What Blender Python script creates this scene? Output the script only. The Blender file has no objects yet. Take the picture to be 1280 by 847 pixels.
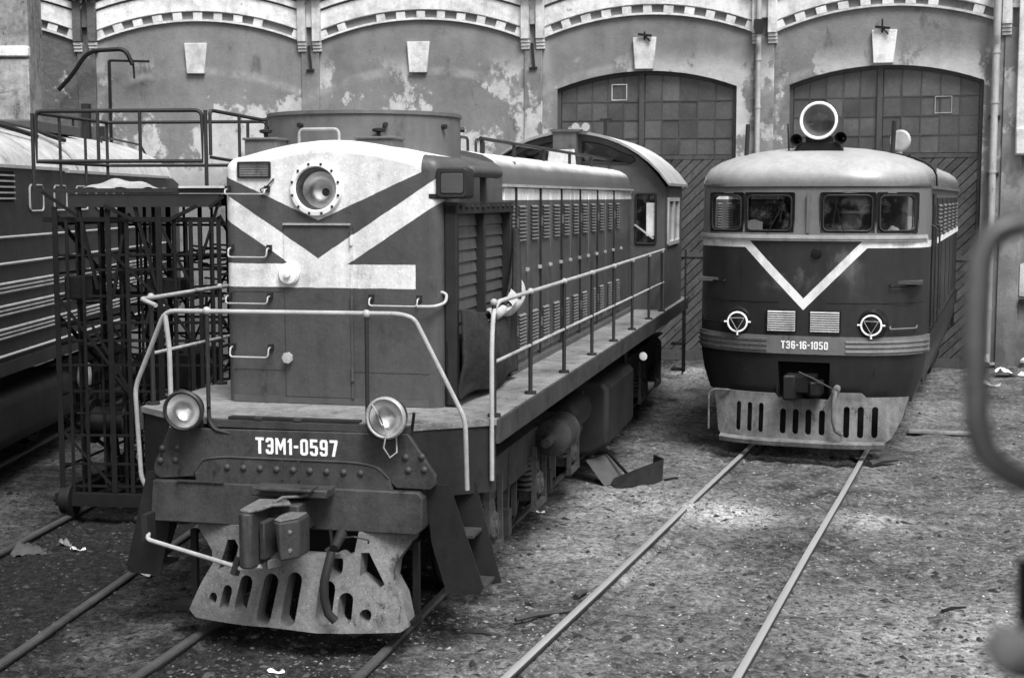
import bpy, bmesh, math, random
import numpy as np
from mathutils import Vector, Matrix
from mathutils.geometry import tessellate_polygon
R_ = math.radians
scene = bpy.context.scene
COL = scene.collection
random.seed(7)

# ------------------------------------------------------------------ camera, sky, sun, exposure
PITCH = R_(5.669)
cam_d = bpy.data.cameras.new('camera')
cam = bpy.data.objects.new('camera', cam_d); COL.objects.link(cam)
cam.location = (0, 0, 3.5)
cam.rotation_euler = (math.pi/2 - PITCH, 0, 0)
cam_d.lens = 50; cam_d.sensor_width = 36; cam_d.clip_start = 0.1; cam_d.clip_end = 800
cam_d.dof.use_dof = True; cam_d.dof.focus_distance = 15.5; cam_d.dof.aperture_fstop = 3.2
scene.camera = cam

SUN_EL, SUN_AZ = 58, 158      # azimuth clockwise from +Y: the sun stands behind the camera, a little to the right
world = bpy.data.worlds.new('World'); scene.world = world; world.use_nodes = True
wn = world.node_tree; wn.nodes.clear()
sky = wn.nodes.new('ShaderNodeTexSky'); sky.sky_type = 'NISHITA'; sky.sun_disc = False
sky.sun_elevation = R_(SUN_EL); sky.sun_rotation = R_(SUN_AZ); sky.dust_density = 4.0; sky.air_density = 1.0
bw = wn.nodes.new('ShaderNodeRGBToBW'); bg = wn.nodes.new('ShaderNodeBackground'); wo = wn.nodes.new('ShaderNodeOutputWorld')
bg.inputs[1].default_value = 0.065
wn.links.new(sky.outputs[0], bw.inputs[0]); wn.links.new(bw.outputs[0], bg.inputs[0]); wn.links.new(bg.outputs[0], wo.inputs[0])
sun_d = bpy.data.lights.new('sun', 'SUN'); sun_d.energy = 1.5; sun_d.angle = R_(24)
sun = bpy.data.objects.new('sun', sun_d); COL.objects.link(sun)
sd = Vector((math.sin(R_(SUN_AZ))*math.cos(R_(SUN_EL)), math.cos(R_(SUN_AZ))*math.cos(R_(SUN_EL)), math.sin(R_(SUN_EL))))
sun.rotation_euler = (-sd).to_track_quat('-Z', 'Y').to_euler(); sun.location = (0, 0, 30)
scene.view_settings.view_transform = 'Standard'; scene.view_settings.look = 'None'
scene.view_settings.exposure = 1.68; scene.view_settings.gamma = 1.0
scene.render.engine = 'CYCLES'; scene.cycles.use_denoising = True
scene.cycles.max_bounces = 6

# ------------------------------------------------------------------ mesh helpers
class G:
    def __init__(s): s.v = []; s.f = []
    def add(s, vs, fs):
        n = len(s.v); s.v += [tuple(map(float, p)) for p in vs]; s.f += [tuple(i+n for i in f) for f in fs]; return s
    def box(s, x0, x1, y0, y1, z0, z1):
        return s.add([(x0,y0,z0),(x1,y0,z0),(x1,y1,z0),(x0,y1,z0),(x0,y0,z1),(x1,y0,z1),(x1,y1,z1),(x0,y1,z1)],
                     [(0,3,2,1),(4,5,6,7),(0,1,5,4),(1,2,6,5),(2,3,7,6),(3,0,4,7)])
    def bar(s, p, q, w, h=None, up=(0,0,1)):
        h = h or w; p = Vector(p); q = Vector(q); d = (q-p).normalized(); u = Vector(up)
        if abs(d.dot(u)) > .95: u = Vector((0,1,0)) if abs(d.y) < .9 else Vector((1,0,0))
        a = d.cross(u).normalized()*w/2; b = a.cross(d).normalized()*h/2
        vs = [p-a-b, p+a-b, p+a+b, p-a+b, q-a-b, q+a-b, q+a+b, q-a+b]
        return s.add(vs, [(0,3,2,1)[::-1],(4,5,6,7)[::-1],(0,1,5,4)[::-1],(1,2,6,5)[::-1],(2,3,7,6)[::-1],(3,0,4,7)[::-1]])
    def angle(s, p, q, w, t=.008, up=(0,0,1)):            # L-section steel
        p = Vector(p); q = Vector(q); d = (q-p).normalized(); u = Vector(up)
        if abs(d.dot(u)) > .95: u = Vector((0,1,0))
        a = d.cross(u).normalized(); b = a.cross(d).normalized()
        s.bar(p+b*0, q+b*0, w, t, b); s.bar(p+a*w/2+b*w/2, q+a*w/2+b*w/2, t, w, b); return s
    def tube(s, pts, r, n=8, closed=False):
        pts = [Vector(p) for p in pts]; m = len(pts); rings = []; prev = None; pd = None
        for i, p in enumerate(pts):
            if closed: d = (pts[(i+1) % m]-pts[i-1]).normalized()
            elif i == 0: d = (pts[1]-p).normalized()
            elif i == m-1: d = (p-pts[-2]).normalized()
            else: d = ((pts[i+1]-p).normalized()+(p-pts[i-1]).normalized()).normalized()
            if prev is None:
                u = Vector((0,0,1)) if abs(d.z) < .9 else Vector((0,1,0)); a = d.cross(u).normalized()
            else: a = pd.rotation_difference(d) @ prev; a = (a-d*a.dot(d)).normalized()
            prev = a; pd = d; b = d.cross(a); rr = r[i] if isinstance(r, (list, tuple)) else r
            rings.append([p+(a*math.cos(2*math.pi*k/n)+b*math.sin(2*math.pi*k/n))*rr for k in range(n)])
        vs = [v for rg in rings for v in rg]; fs = []
        for i in range(m if closed else m-1):
            j = (i+1) % m
            for k in range(n): fs.append((i*n+k, i*n+(k+1) % n, j*n+(k+1) % n, j*n+k))
        if not closed: fs += [tuple(range(n))[::-1], tuple((m-1)*n+k for k in range(n))]
        return s.add(vs, fs)
    def cyl(s, p, q, r, n=16, r2=None): return s.tube([p, q], [r, r if r2 is None else r2], n)
    def lathe(s, o, ax, prof, n=24, cap=True):             # prof: (radius, distance along ax)
        o = Vector(o); ax = Vector(ax).normalized(); u = Vector((0,0,1)) if abs(ax.z) < .9 else Vector((1,0,0))
        a = ax.cross(u).normalized(); b = ax.cross(a); vs = []; fs = []
        for r, t in prof: vs += [o+ax*t+(a*math.cos(2*math.pi*k/n)+b*math.sin(2*math.pi*k/n))*r for k in range(n)]
        for i in range(len(prof)-1):
            for k in range(n): fs.append((i*n+k, i*n+(k+1) % n, (i+1)*n+(k+1) % n, (i+1)*n+k))
        if cap: fs += [tuple(range(n))[::-1], tuple((len(prof)-1)*n+k for k in range(n))]
        return s.add(vs, fs)
    def prism(s, poly, fn, c0, c1):                        # poly of (a,b); fn(a,b,c) -> xyz
        n = len(poly); vs = [fn(a,b,c0) for a,b in poly]+[fn(a,b,c1) for a,b in poly]
        return s.add(vs, [tuple(range(n))[::-1], tuple(range(n,2*n))]+[(i,(i+1) % n,n+(i+1) % n,n+i) for i in range(n)])
    def plate(s, outer, holes, fn, c0, c1):                # flat plate with holes, tessellated
        loops = [outer]+list(holes); pts = [p for l in loops for p in l]; n = len(pts)
        tri = tessellate_polygon([[Vector((a,b,0)) for a,b in l] for l in loops])
        vs = [fn(a,b,c0) for a,b in pts]+[fn(a,b,c1) for a,b in pts]; fs = []
        for t in tri: fs += [tuple(t), tuple(i+n for i in reversed(t))]
        o = 0
        for l in loops:
            m = len(l)
            for i in range(m): fs.append((o+i, o+(i+1) % m, n+o+(i+1) % m, n+o+i))
            o += m
        return s.add(vs, fs)
    def grid(s, fn, nu, nv):
        vs = [fn(i/nu, j/nv) for j in range(nv+1) for i in range(nu+1)]
        return s.add(vs, [(j*(nu+1)+i, j*(nu+1)+i+1, (j+1)*(nu+1)+i+1, (j+1)*(nu+1)+i) for j in range(nv) for i in range(nu)])
    def sphere(s, c, r, n=10, sz=1.0):
        return s.lathe((c[0],c[1],c[2]), (0,0,1), [(max(r*math.sin(math.pi*i/n),1e-4), -r*sz*math.cos(math.pi*i/n)) for i in range(n+1)], n+4)
    def mesh(s, name='m', sharp=32, fix=True):
        me = bpy.data.meshes.new(name); me.from_pydata(s.v, [], s.f)
        bm = bmesh.new(); bm.from_mesh(me)
        if fix: bmesh.ops.recalc_face_normals(bm, faces=bm.faces)
        bm.to_mesh(me); bm.free()
        me.polygons.foreach_set('use_smooth', [True]*len(me.polygons)); me.set_sharp_from_angle(angle=R_(sharp)); me.update()
        return me
def link(name, me, mat=None, parent=None, bevel=0, seg=2):
    o = bpy.data.objects.new(name, me); COL.objects.link(o)
    if mat is not None and not me.materials: me.materials.append(mat)
    if parent is not None: o.parent = parent
    if bevel:
        b = o.modifiers.new('bevel', 'BEVEL'); b.width = bevel; b.segments = seg; b.limit_method = 'ANGLE'; b.angle_limit = R_(40)
    return o
def ob(name, g, mat, parent=None, bevel=0, sharp=32, seg=2): return link(name, g.mesh(name, sharp), mat, parent, bevel, seg)
def tag(o, label=None, cat=None, group=None, kind=None):
    if label: o['label'] = label
    if cat: o['category'] = cat
    if group: o['group'] = group
    if kind: o['kind'] = kind
    return o
def empty(name, loc=(0,0,0), h=0, **k):
    o = bpy.data.objects.new(name, None); COL.objects.link(o); o.location = loc; o.rotation_euler = (0,0,-h); o.empty_display_size = .2
    return tag(o, **k)
def rnd_path(pts, r=.08, n=4):                             # polyline with rounded corners
    pts = [Vector(p) for p in pts]; out = [pts[0]]
    for i in range(1, len(pts)-1):
        a, b, c = pts[i-1], pts[i], pts[i+1]; da = (a-b); dc = (c-b); rr = min(r, da.length*.45, dc.length*.45)
        p, q = b+da.normalized()*rr, b+dc.normalized()*rr
        for k in range(n+1):
            t = k/n; out.append(p*(1-t)**2+b*2*t*(1-t)+q*t*t)
    return out+[pts[-1]]
def stadium(cx, cy, w, l, ang=0, n=6):                     # rounded slot, length l along ang from vertical
    out = []; h = l/2-w/2
    for k in range(n+1): t = math.pi*k/n; out.append((w/2*math.cos(t), h+w/2*math.sin(t)))
    for k in range(n+1): t = math.pi+math.pi*k/n; out.append((w/2*math.cos(t), -h+w/2*math.sin(t)))
    c, s_ = math.cos(ang), math.sin(ang)
    return [(cx+x*c+y*s_, cy-x*s_+y*c) for x, y in out]
def rrect(x0, x1, y0, y1, r, n=4):
    out = []
    for cx, cy, a in ((x1-r,y1-r,0),(x0+r,y1-r,90),(x0+r,y0+r,180),(x1-r,y0+r,270)):
        for k in range(n+1): t = R_(a+90*k/n); out.append((cx+r*math.cos(t), cy+r*math.sin(t)))
    return out
XZ = lambda y: (lambda a, b, c: (a, y+c, b))
def octo(x0,x1,y0,y1,c): return [(x0+c,y0),(x1-c,y0),(x1,y0+c),(x1,y1-c),(x1-c,y1),(x0+c,y1),(x0,y1-c),(x0,y0+c)]
T_ = .17
GLYPH = {'Т':([(.18,0),(.36,0),(.36,.84),(.54,.84),(.54,1),(0,1),(0,.84),(.18,.84)],[]),
 'Э':([(.1,0),(.4,0),(.5,.12),(.5,.88),(.4,1),(.1,1),(0,.88),(0,.72),(.17,.72),(.17,.83),(.33,.83),(.33,.58),(.12,.58),(.12,.43),(.33,.43),(.33,.17),(.17,.17),(.17,.28),(0,.28),(0,.12)],[]),
 'М':([(0,0),(.15,0),(.15,.62),(.3,.25),(.36,.25),(.51,.62),(.51,0),(.66,0),(.66,1),(.5,1),(.33,.58),(.16,1),(0,1)],[]),
 '1':([(.1,0),(.27,0),(.27,1),(.14,1),(0,.84),(0,.74),(.1,.78)],[]), '-':([(0,.42),(.28,.42),(.28,.58),(0,.58)],[]),
 '0':(octo(0,.5,0,1,.12),[octo(.17,.33,.17,.83,.03)]),
 '5':([(.1,0),(.4,0),(.5,.12),(.5,.5),(.4,.62),(.17,.62),(.17,.84),(.47,.84),(.47,1),(0,1),(0,.47),(.33,.47),(.33,.16),(.17,.16),(.17,.26),(0,.26),(0,.12)],[]),
 '9':([(.1,0),(.4,0),(.5,.12),(.5,.88),(.4,1),(.1,1),(0,.88),(0,.5),(.1,.38),(.33,.38),(.33,.16),(.17,.16),(.17,.26),(0,.26),(0,.12)],[octo(.17,.33,.53,.84,.03)]),
 '6':([(.1,0),(.4,0),(.5,.12),(.5,.5),(.4,.62),(.17,.62),(.17,.84),(.33,.84),(.33,.74),(.5,.74),(.5,.88),(.4,1),(.1,1),(0,.88),(0,.12)],[octo(.17,.33,.16,.47,.03)]),
 '7':([(.14,0),(.32,0),(.5,.84),(.5,1),(0,1),(0,.84),(.31,.84)],[])}
def number(body, h, xc, y, zc, mat, parent, gap=.13, xs=1.0):      # each stencilled character its own flat piece
    ws = [max(p[0] for p in GLYPH[c][0]) for c in body]; tot = sum(ws)+gap*(len(body)-1); x = -tot/2
    for c, w_ in zip(body, ws):
        o_, hs_ = GLYPH[c]; f = lambda p, _x=x: ((xc+(p[0]+_x)*h*xs), zc+(p[1]-.5)*h)
        ob('numeral', G().plate([f(p) for p in o_], [[f(p) for p in l] for l in hs_], XZ(y), 0, .003), mat, parent); x += w_+gap
def slice_x(me, xs):
    bm = bmesh.new(); bm.from_mesh(me)
    for x in xs: bmesh.ops.bisect_plane(bm, geom=bm.verts[:]+bm.edges[:]+bm.faces[:], plane_co=(x,0,0), plane_no=(1,0,0))
    bm.to_mesh(me); bm.free()

# ------------------------------------------------------------------ materials
class E:                                                   # little node-math language
    nt = None
    def __init__(s, sock): s.s = sock
    @staticmethod
    def m(op, *a):
        n = E.nt.nodes.new('ShaderNodeMath'); n.operation = op
        for i, x in enumerate(a):
            if isinstance(x, E): E.nt.links.new(x.s, n.inputs[i])
            else: n.inputs[i].default_value = x
        return E(n.outputs[0])
    def __add__(s, o): return E.m('ADD', s, o)
    __radd__ = __add__
    def __sub__(s, o): return E.m('SUBTRACT', s, o)
    def __rsub__(s, o): return E.m('SUBTRACT', o, s)
    def __mul__(s, o): return E.m('MULTIPLY', s, o)
    __rmul__ = __mul__
    def gt(s, o): return E.m('GREATER_THAN', s, o)
    def lt(s, o): return E.m('LESS_THAN', s, o)
    def abs(s): return E.m('ABSOLUTE', s)
    def max(s, o): return E.m('MAXIMUM', s, o)
    def min(s, o): return E.m('MINIMUM', s, o)
    def ss(s, a, b):
        n = E.nt.nodes.new('ShaderNodeMapRange'); n.interpolation_type = 'SMOOTHSTEP'
        E.nt.links.new(s.s, n.inputs[0]); n.inputs[1].default_value = a; n.inputs[2].default_value = b
        return E(n.outputs[0])
def lerp(a, b, t): return a*(1-t)+b*t if isinstance(t, E) else None
class Mat:
    def __init__(s, name, rough=.6, metal=0., spec=.4):
        s.m = bpy.data.materials.new(name); s.m.use_nodes = True; s.nt = s.m.node_tree; E.nt = s.nt
        s.b = s.nt.nodes['Principled BSDF']; s.b.inputs['Roughness'].default_value = rough; s.b.inputs['Metallic'].default_value = metal
        s.b.inputs['Specular IOR Level'].default_value = spec
        s.tc = s.nt.nodes.new('ShaderNodeTexCoord'); sp = s.nt.nodes.new('ShaderNodeSeparateXYZ')
        s.nt.links.new(s.tc.outputs['Object'], sp.inputs[0]); s.x, s.y, s.z = (E(sp.outputs[i]) for i in range(3)); s.vec = s.tc.outputs['Object']
    def vary(s):                                           # shift the pattern from piece to piece; returns the piece's random number
        oi = s.nt.nodes.new('ShaderNodeObjectInfo'); va = s.nt.nodes.new('ShaderNodeVectorMath'); va.operation = 'MULTIPLY_ADD'
        s.nt.links.new(oi.outputs['Random'], va.inputs[0]); va.inputs[1].default_value = (57,31,43); s.nt.links.new(s.tc.outputs['Object'], va.inputs[2])
        s.vec = va.outputs[0]; return E(oi.outputs['Random'])
    def noise(s, scale, detail=4, sc=(1,1,1), rough=.6, off=(0,0,0)):
        mp = s.nt.nodes.new('ShaderNodeMapping'); mp.inputs['Scale'].default_value = sc; mp.inputs['Location'].default_value = off
        s.nt.links.new(s.vec, mp.inputs[0])
        n = s.nt.nodes.new('ShaderNodeTexNoise'); n.inputs['Scale'].default_value = scale; n.inputs['Detail'].default_value = detail
        n.inputs['Roughness'].default_value = rough
        s.nt.links.new(mp.outputs[0], n.inputs['Vector']); return E(n.outputs['Fac'])
    def vor(s, scale, sc=(1,1,1)):
        mp = s.nt.nodes.new('ShaderNodeMapping'); mp.inputs['Scale'].default_value = sc
        s.nt.links.new(s.tc.outputs['Object'], mp.inputs[0])
        n = s.nt.nodes.new('ShaderNodeTexVoronoi'); n.inputs['Scale'].default_value = scale
        s.nt.links.new(mp.outputs[0], n.inputs['Vector']); return E(n.outputs['Distance'])
    def color(s, e):
        c = s.nt.nodes.new('ShaderNodeCombineColor')
        for i in range(3):
            if isinstance(e, E): s.nt.links.new(e.s, c.inputs[i])
            else: c.inputs[i].default_value = e
        s.nt.links.new(c.outputs[0], s.b.inputs['Base Color']); return s
    def rough(s, e): s.nt.links.new(e.s, s.b.inputs['Roughness']); return s
    def bump(s, e, strength=.3, dist=.01):
        b = s.nt.nodes.new('ShaderNodeBump'); b.inputs['Strength'].default_value = strength; b.inputs['Distance'].default_value = dist
        s.nt.links.new(e.s, b.inputs['Height']); s.nt.links.new(b.outputs[0], s.b.inputs['Normal']); return s
def grime(M, v, amt=.35, streak=.25, spec=.25):
    n1 = M.noise(1.3, 6, (1,1,1), .68); n2 = M.noise(9, 6, (1,1,1), .7); n3 = M.noise(7, 4, (1,1,.09)); n4 = M.noise(70, 3)
    k = 1 + (n1-.5)*amt*2.4 + (n2-.5)*amt*1.6 + (n3-.5)*streak*1.6 + (n4-.5)*spec*1.4 - M.noise(4, 6, (1,1,.5), .75, (5,2,1)).ss(.56,.72)*amt*1.1 + M.noise(48, 2, (1,1,1), .5, (3,3,3)).ss(.64,.74)*spec*.9
    return v*k.max(.15) if not isinstance(v, E) else v*k.max(.15)
def paint(name, v, rough=.5, metal=0., amt=.3, streak=.3, bmp=.15, spec=.3, sp=.25):
    M = Mat(name, rough, metal, sp); e = grime(M, v, amt, streak, spec); M.color(e)
    n = M.noise(4, 5); M.rough((rough-.12)+n*.28); M.bump(M.noise(30, 4)*.4+M.noise(3, 3)+M.noise(90,2)*.15, bmp*1.4, .015)
    return M.m
MT = {}
MT['steel_dark'] = paint('dark_painted_steel', .018, .5, 0, .5, .4)
MT['steel_black'] = paint('oily_black_iron', .007, .5, 0, .6, .3)
MT['frame_grey'] = paint('grey_beam_paint', .040, .55, 0, .75, .5, .4, .6)
MT['cast'] = paint('worn_cast_iron', .12, .68, .0, .8, .3, .8, .9)
MT['hood'] = paint('grey_hood_paint', .075, .42, 0, .4, .5)
MT['hood_roof'] = paint('pale_roof_paint', .42, .5, 0, .35, .3)
MT['cab_grey'] = paint('grey_cab_paint', .065, .5, 0, .3, .35)
MT['white'] = paint('white_paint', .78, .5, 0, .18, .25, .1, .1)
MT['rail_pale'] = paint('pale_handrail_paint', .34, .38, .0, .5, .3)
MT['rail_dark'] = paint('dark_handrail_paint', .024, .45, 0, .4, .3)
MT['deck'] = paint('dusty_deck_plate', .17, .75, 0, .9, 0., .5, .9)
MT['drum'] = paint('drum_grey_paint', .12, .5, 0, .3, .4)
MT['chrome'] = paint('bright_metal', .6, .25, .9, .2, .1, .05)
MT['rusty'] = paint('scaffold_iron', .007, .6, 0, .8, .3, .3, .6)
MT['canvas'] = paint('padded_canvas', .025, .9, 0, .5, .5, .8, .5)
MT['lining'] = paint('pale_lining', .34, .9, 0, .4, .3, .6)
MT['te_roof'] = paint('silver_roof_paint', .34, .36, .25, .3, .25, .08)
MT['te_grey'] = paint('grey_window_band', .12, .45, 0, .25, .3)
MT['te_dark'] = paint('dark_body_paint', .010, .33, 0, .5, .6, .1)
MT['te_pilot'] = paint('dusty_pilot_iron', .12, .6, 0, .9, .9, .5, .7)
def toplit(name, v0, v1, a, b, rough=.5):  # upward faces painted paler: sky light from above put into the roof colour
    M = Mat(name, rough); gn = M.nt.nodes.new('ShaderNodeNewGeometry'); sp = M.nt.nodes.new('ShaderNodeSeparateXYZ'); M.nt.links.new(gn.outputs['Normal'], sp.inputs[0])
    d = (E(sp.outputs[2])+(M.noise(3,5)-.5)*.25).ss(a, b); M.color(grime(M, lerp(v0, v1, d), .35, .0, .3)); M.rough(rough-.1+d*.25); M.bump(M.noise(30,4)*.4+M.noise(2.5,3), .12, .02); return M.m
MT['hood_roof'] = toplit('toplit_hood_roof', .09, .55, .45, .92)
MT['te_roof'] = toplit('toplit_silver_roof', .11, .31, .1, .8, .28)
MT['left_roof'] = toplit('toplit_left_roof', .09, .30, .55, .95)
MT['cab_roof'] = toplit('toplit_cab_roof', .22, .45, .5, .9)
MT['axle'] = paint('greasy_axle_box', .06, .6, 0, .9, .3, .5, .8)
MT['rubber'] = paint('black_rubber', .02, .6, 0, .3, 0)
MT['left_body'] = paint('grey_side_paint', .026, .42, 0, .4, .45)
MT['left_strip'] = paint('pale_side_strip', .34, .4, 0, .3, .2)
MT['left_roof'] = paint('pale_left_roof', .40, .5, 0, .5, .6)
MT['wood_pale'] = paint('pale_board', .45, .8, 0, .5, .4)
MT['paper'] = paint('scrap_paper', .8, .8, 0, .2, 0)
MT['wood_dark'] = paint('dark_stick', .05, .8, 0, .6, .3)
MT['dark_hole'] = paint('dark_inside', .012, .9, 0, .3, 0)
MT['interior'] = paint('cab_interior', .06, .8, 0, .4, .2)
def glass(name, tint=.85, rough=.02, mix=.5):
    M = Mat(name, .03); nt = M.nt
    g = nt.nodes.new('ShaderNodeBsdfGlossy'); g.inputs['Roughness'].default_value = rough; g.inputs['Color'].default_value = (1,1,1,1)
    t = nt.nodes.new('ShaderNodeBsdfTransparent'); t.inputs['Color'].default_value = (tint,tint,tint,1)
    f = nt.nodes.new('ShaderNodeFresnel'); f.inputs['IOR'].default_value = 1.5
    d = nt.nodes.new('ShaderNodeBsdfDiffuse'); d.inputs['Color'].default_value = (.35,.35,.35,1)
    mx = nt.nodes.new('ShaderNodeMixShader'); mx2 = nt.nodes.new('ShaderNodeMixShader')
    nt.links.new(f.outputs[0], mx.inputs[0]); nt.links.new(t.outputs[0], mx.inputs[1]); nt.links.new(g.outputs[0], mx.inputs[2])
    dirt = M.noise(6, 5).ss(.45, .8)*mix
    nt.links.new(dirt.s, mx2.inputs[0]); nt.links.new(mx.outputs[0], mx2.inputs[1]); nt.links.new(d.outputs[0], mx2.inputs[2])
    nt.links.new(mx2.outputs[0], nt.nodes['Material Output'].inputs[0]); return M.m
MT['glass'] = glass('window_glass', .8, .02, .2)
MT['lens'] = glass('lamp_lens', .95, .05, .1)
MT['bogie'] = paint('caked_bogie_paint', .035, .7, 0, 1.0, .4, .6, .9)
MT['louvre'] = paint('louvre_highlight', .15, .5, 0, .3, .3)  # paler than the doors: bright slat highlights put into the louvre colour
M = Mat('lamp_reflector', .3, 1.0); M.color(.85+M.noise(8)*.1); M.bump(M.noise(6,2), .3, .02); MT['mirror'] = M.m
M = Mat('door_pane', .3, 0, .5); rn = M.vary(); M.color(((.05+rn*.025)*(M.noise(.9,2,(1,1,1)).ss(.3,.7)*.5+.75))*(M.noise(14,4)*.9+.55)); M.rough(M.noise(5)*.4+.1+rn*.25); MT['pane'] = M.m
MT['door'] = paint('dark_door_boards', .07, .8, 0, .5, .3, .4, .5)
M = Mat('dark_door_boards', .85, 0, .15); rn = M.vary(); M.color(grime(M, .055+rn*.03, .6, .3, .6)); M.bump(M.noise(30,5), .4, .01); MT['door'] = M.m
MT['door_frame'] = paint('dark_door_frame', .06, .8, 0, .4, .3)
MT['pipe'] = paint('zinc_downpipe', .36, .5, .2, .4, .5)

# TEM nose paint: grey hood, white visor round the lamp, white V and white band (flat paint on the metal)
M = Mat('nose_paint', .42)
wob = (M.noise(7,3)-.5)*.015
dx = (M.x+.11).abs(); z = M.z+wob
front = M.y.lt(2.06)
vis = (z-3.31-dx*.44).gt(0)*M.x.lt(.80)*M.y.lt(3.0)
up = z-2.99-dx*.643
vee = up.lt(0)*up.gt(-.215)*z.gt(2.76)*front
band = z.gt(2.74)*z.lt(2.94)*M.x.lt(.745)*M.x.gt(-.955)*front
w = vis.max(vee).max(band)
w = w*(.86+M.noise(16,6,(1,1,1),.75).ss(.3,.5)*.14)
e = grime(M, lerp(.062, .64, w), .32, .45, .4); M.color(e); M.rough(.28+M.noise(4,5)*.3); M.bump(M.noise(30,4)*.25+M.noise(2.2,3)*1.5+M.noise(6,2)*.5, .28, .03)
MT['nose'] = M.m
# hood side: white band below the gutter
M = Mat('hood_side_paint', .42)
w = M.z.gt(3.475)*M.z.lt(3.60)*M.x.abs().gt(.9)
e = grime(M, lerp(.068, .7, w), .42, .7, .35); M.color(e); M.rough(.28+M.noise(4,5)*.3); M.bump(M.noise(30,4)*.25+M.noise(2.5,3)*1.5, .28, .03)
MT['hood_side'] = M.m
# TE body: dark below, white V on the nose
M = Mat('te_nose_paint', .3, 0, .5)
ax = M.x.abs(); wob = (M.noise(5,3)-.5)*.012
zz = M.z+wob
hor = zz.gt(2.835)*zz.lt(2.925)*ax.gt(.80)
dg = zz-(2.0+ax*1.03)
vee = dg.gt(0)*dg.lt(.155)*zz.lt(2.925)*zz.gt(2.0)
w = hor.max(vee)
dust = M.noise(2.2,6,(1,1,.6)).ss(.5,.75)*(1-(ax*.9)).max(0.)*M.z.ss(1.9,2.8)*.22
e = grime(M, lerp(.017+dust, .66, w), .4, .5, .25); M.color(e); M.rough(.26+M.noise(3,5)*.25); M.bump(M.noise(1.6,3)+M.noise(25,3)*.15, .12, .03)
MT['te_nose'] = M.m

# ------------------------------------------------------------------ layout: tracks fan out from one turntable centre
TURN = Vector((-7.31, -13.0, 0)); RW = 45.6
H1, H2, H0, H3 = R_(13.0), R_(19.3), R_(6.5), R_(-.45)
O1 = (-1.97, 10.14, 0); O2 = (.79, 10.126, 0); O0 = (-4.69, 10.5, 0); O3 = (-7.5, -13.9, 0)
def fr(o, h): return lambda x, y, z=0: Vector((o[0]+x*math.cos(h)+y*math.sin(h), o[1]-x*math.sin(h)+y*math.cos(h), z))
TRACKS = [(O1,H1,-14,20.6,'track under the grey shunting locomotive'),(O2,H2,-14,20.9,'track under the dark striped locomotive'),
          (O0,H0,-14,20,'track under the iron scaffold trolley'),((O3[0],O3[1]+24,0),H3,-12,20.5,'track under the ribbed locomotive at the left')]

# ------------------------------------------------------------------ ground
def vnoise(x, y, seed):
    rs = np.random.RandomState(seed); N = 256; t = rs.rand(N, N)
    xi = np.floor(x).astype(int); yi = np.floor(y).astype(int); fx = x-xi; fy = y-yi
    fx = fx*fx*(3-2*fx); fy = fy*fy*(3-2*fy); a = lambda i, j: t[(xi+i) % N, (yi+j) % N]
    return (a(0,0)*(1-fx)+a(1,0)*fx)*(1-fy)+(a(0,1)*(1-fx)+a(1,1)*fx)*fy
def fbm(x, y, seed, octs=4, f=1.):
    s = 0; a = 1.; n = 0
    for k in range(octs): s = s+a*vnoise(x*f+13*k, y*f+7*k, seed+k); n += a; a *= .5; f *= 2.1
    return s/n-.5
def gz(x, y):
    x = np.asarray(x, float); y = np.asarray(y, float)
    z = -.085+.06*fbm(x, y, 3, 3, .35)+.09*fbm(x, y, 11, 4, 1.4)+.05*fbm(x, y, 23, 3, 6.)
    for o, h, y0, y1, _ in TRACKS:
        lx = (x-o[0])*math.cos(h)-(y-o[1])*math.sin(h)
        d = np.abs(np.abs(lx)-.80)
        k = np.clip(1-d/.30, 0, 1); z = z*(1-k*.75)+(-.055)*k*.75
        kin = np.exp(-((np.abs(lx)-.70)/.045)**2); z = z-.035*kin
    for cx, cy, rx, ry, hh in ((2.45,15.9,.5,.35,.07),(3.95,15.55,.4,.25,.05),(1.7,16.3,.9,.8,.05),(3.7,28.6,1.2,1.0,.12),(10.6,29.6,1.0,.9,.2)):
        z = z+hh*np.exp(-((x-cx)/rx)**2-((y-cy)/ry)**2)*(1+1.2*fbm(x, y, 41, 3, 5.))
    return z
def axis(segs):
    out = []
    for a, b, st in segs: out += list(np.arange(a, b, st))
    return np.array(out+[segs[-1][1]])
gx = axis([(-260,-40,20),(-40,-12,1.),(-12,-6,.12),(-6,7,.045),(7,13,.1),(13,40,1.),(40,260,20)])
gy = axis([(-150,-14,12),(-14,8,.8),(8,14,.04),(14,20,.055),(20,33,.11),(33,60,2.5),(60,400,30)])
XX, YY = np.meshgrid(gx, gy); ZZ = gz(XX, YY)
nx, ny = len(gx), len(gy)
me = bpy.data.meshes.new('ground')
idx = (np.arange(ny-1)[:,None]*nx+np.arange(nx-1)[None,:]).ravel()
quads = np.stack([idx, idx+1, idx+nx+1, idx+nx], 1)
me.vertices.add(nx*ny); me.vertices.foreach_set('co', np.stack([XX, YY, ZZ], -1).ravel().astype(np.float32))
me.loops.add(quads.size); me.loops.foreach_set('vertex_index', quads.ravel().astype(np.int32))
me.polygons.add(len(quads)); me.polygons.foreach_set('loop_start', np.arange(0, quads.size, 4, dtype=np.int32))
me.polygons.foreach_set('use_smooth', np.ones(len(quads), bool)); me.update(calc_edges=True)
M = Mat('trodden_dirt', .95, 0, .1)
big = M.noise(.45, 4); mid = M.noise(2.6, 6, (1,1,1), .7); fine = M.noise(17, 5, (1,1,1), .7); grit = M.noise(70, 3)
base = .115+(big-.5)*.22+(mid-.5)*.32+(M.noise(7,6,(1,1,1),.75)-.5)*.22
def blob(cx, cy, r0, r1):
    d = E.m('SQRT', (M.x-cx)*(M.x-cx)+(M.y-cy)*(M.y-cy)*.8); return 1-(d+(mid-.5)*1.6).ss(r0, r1)
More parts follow.
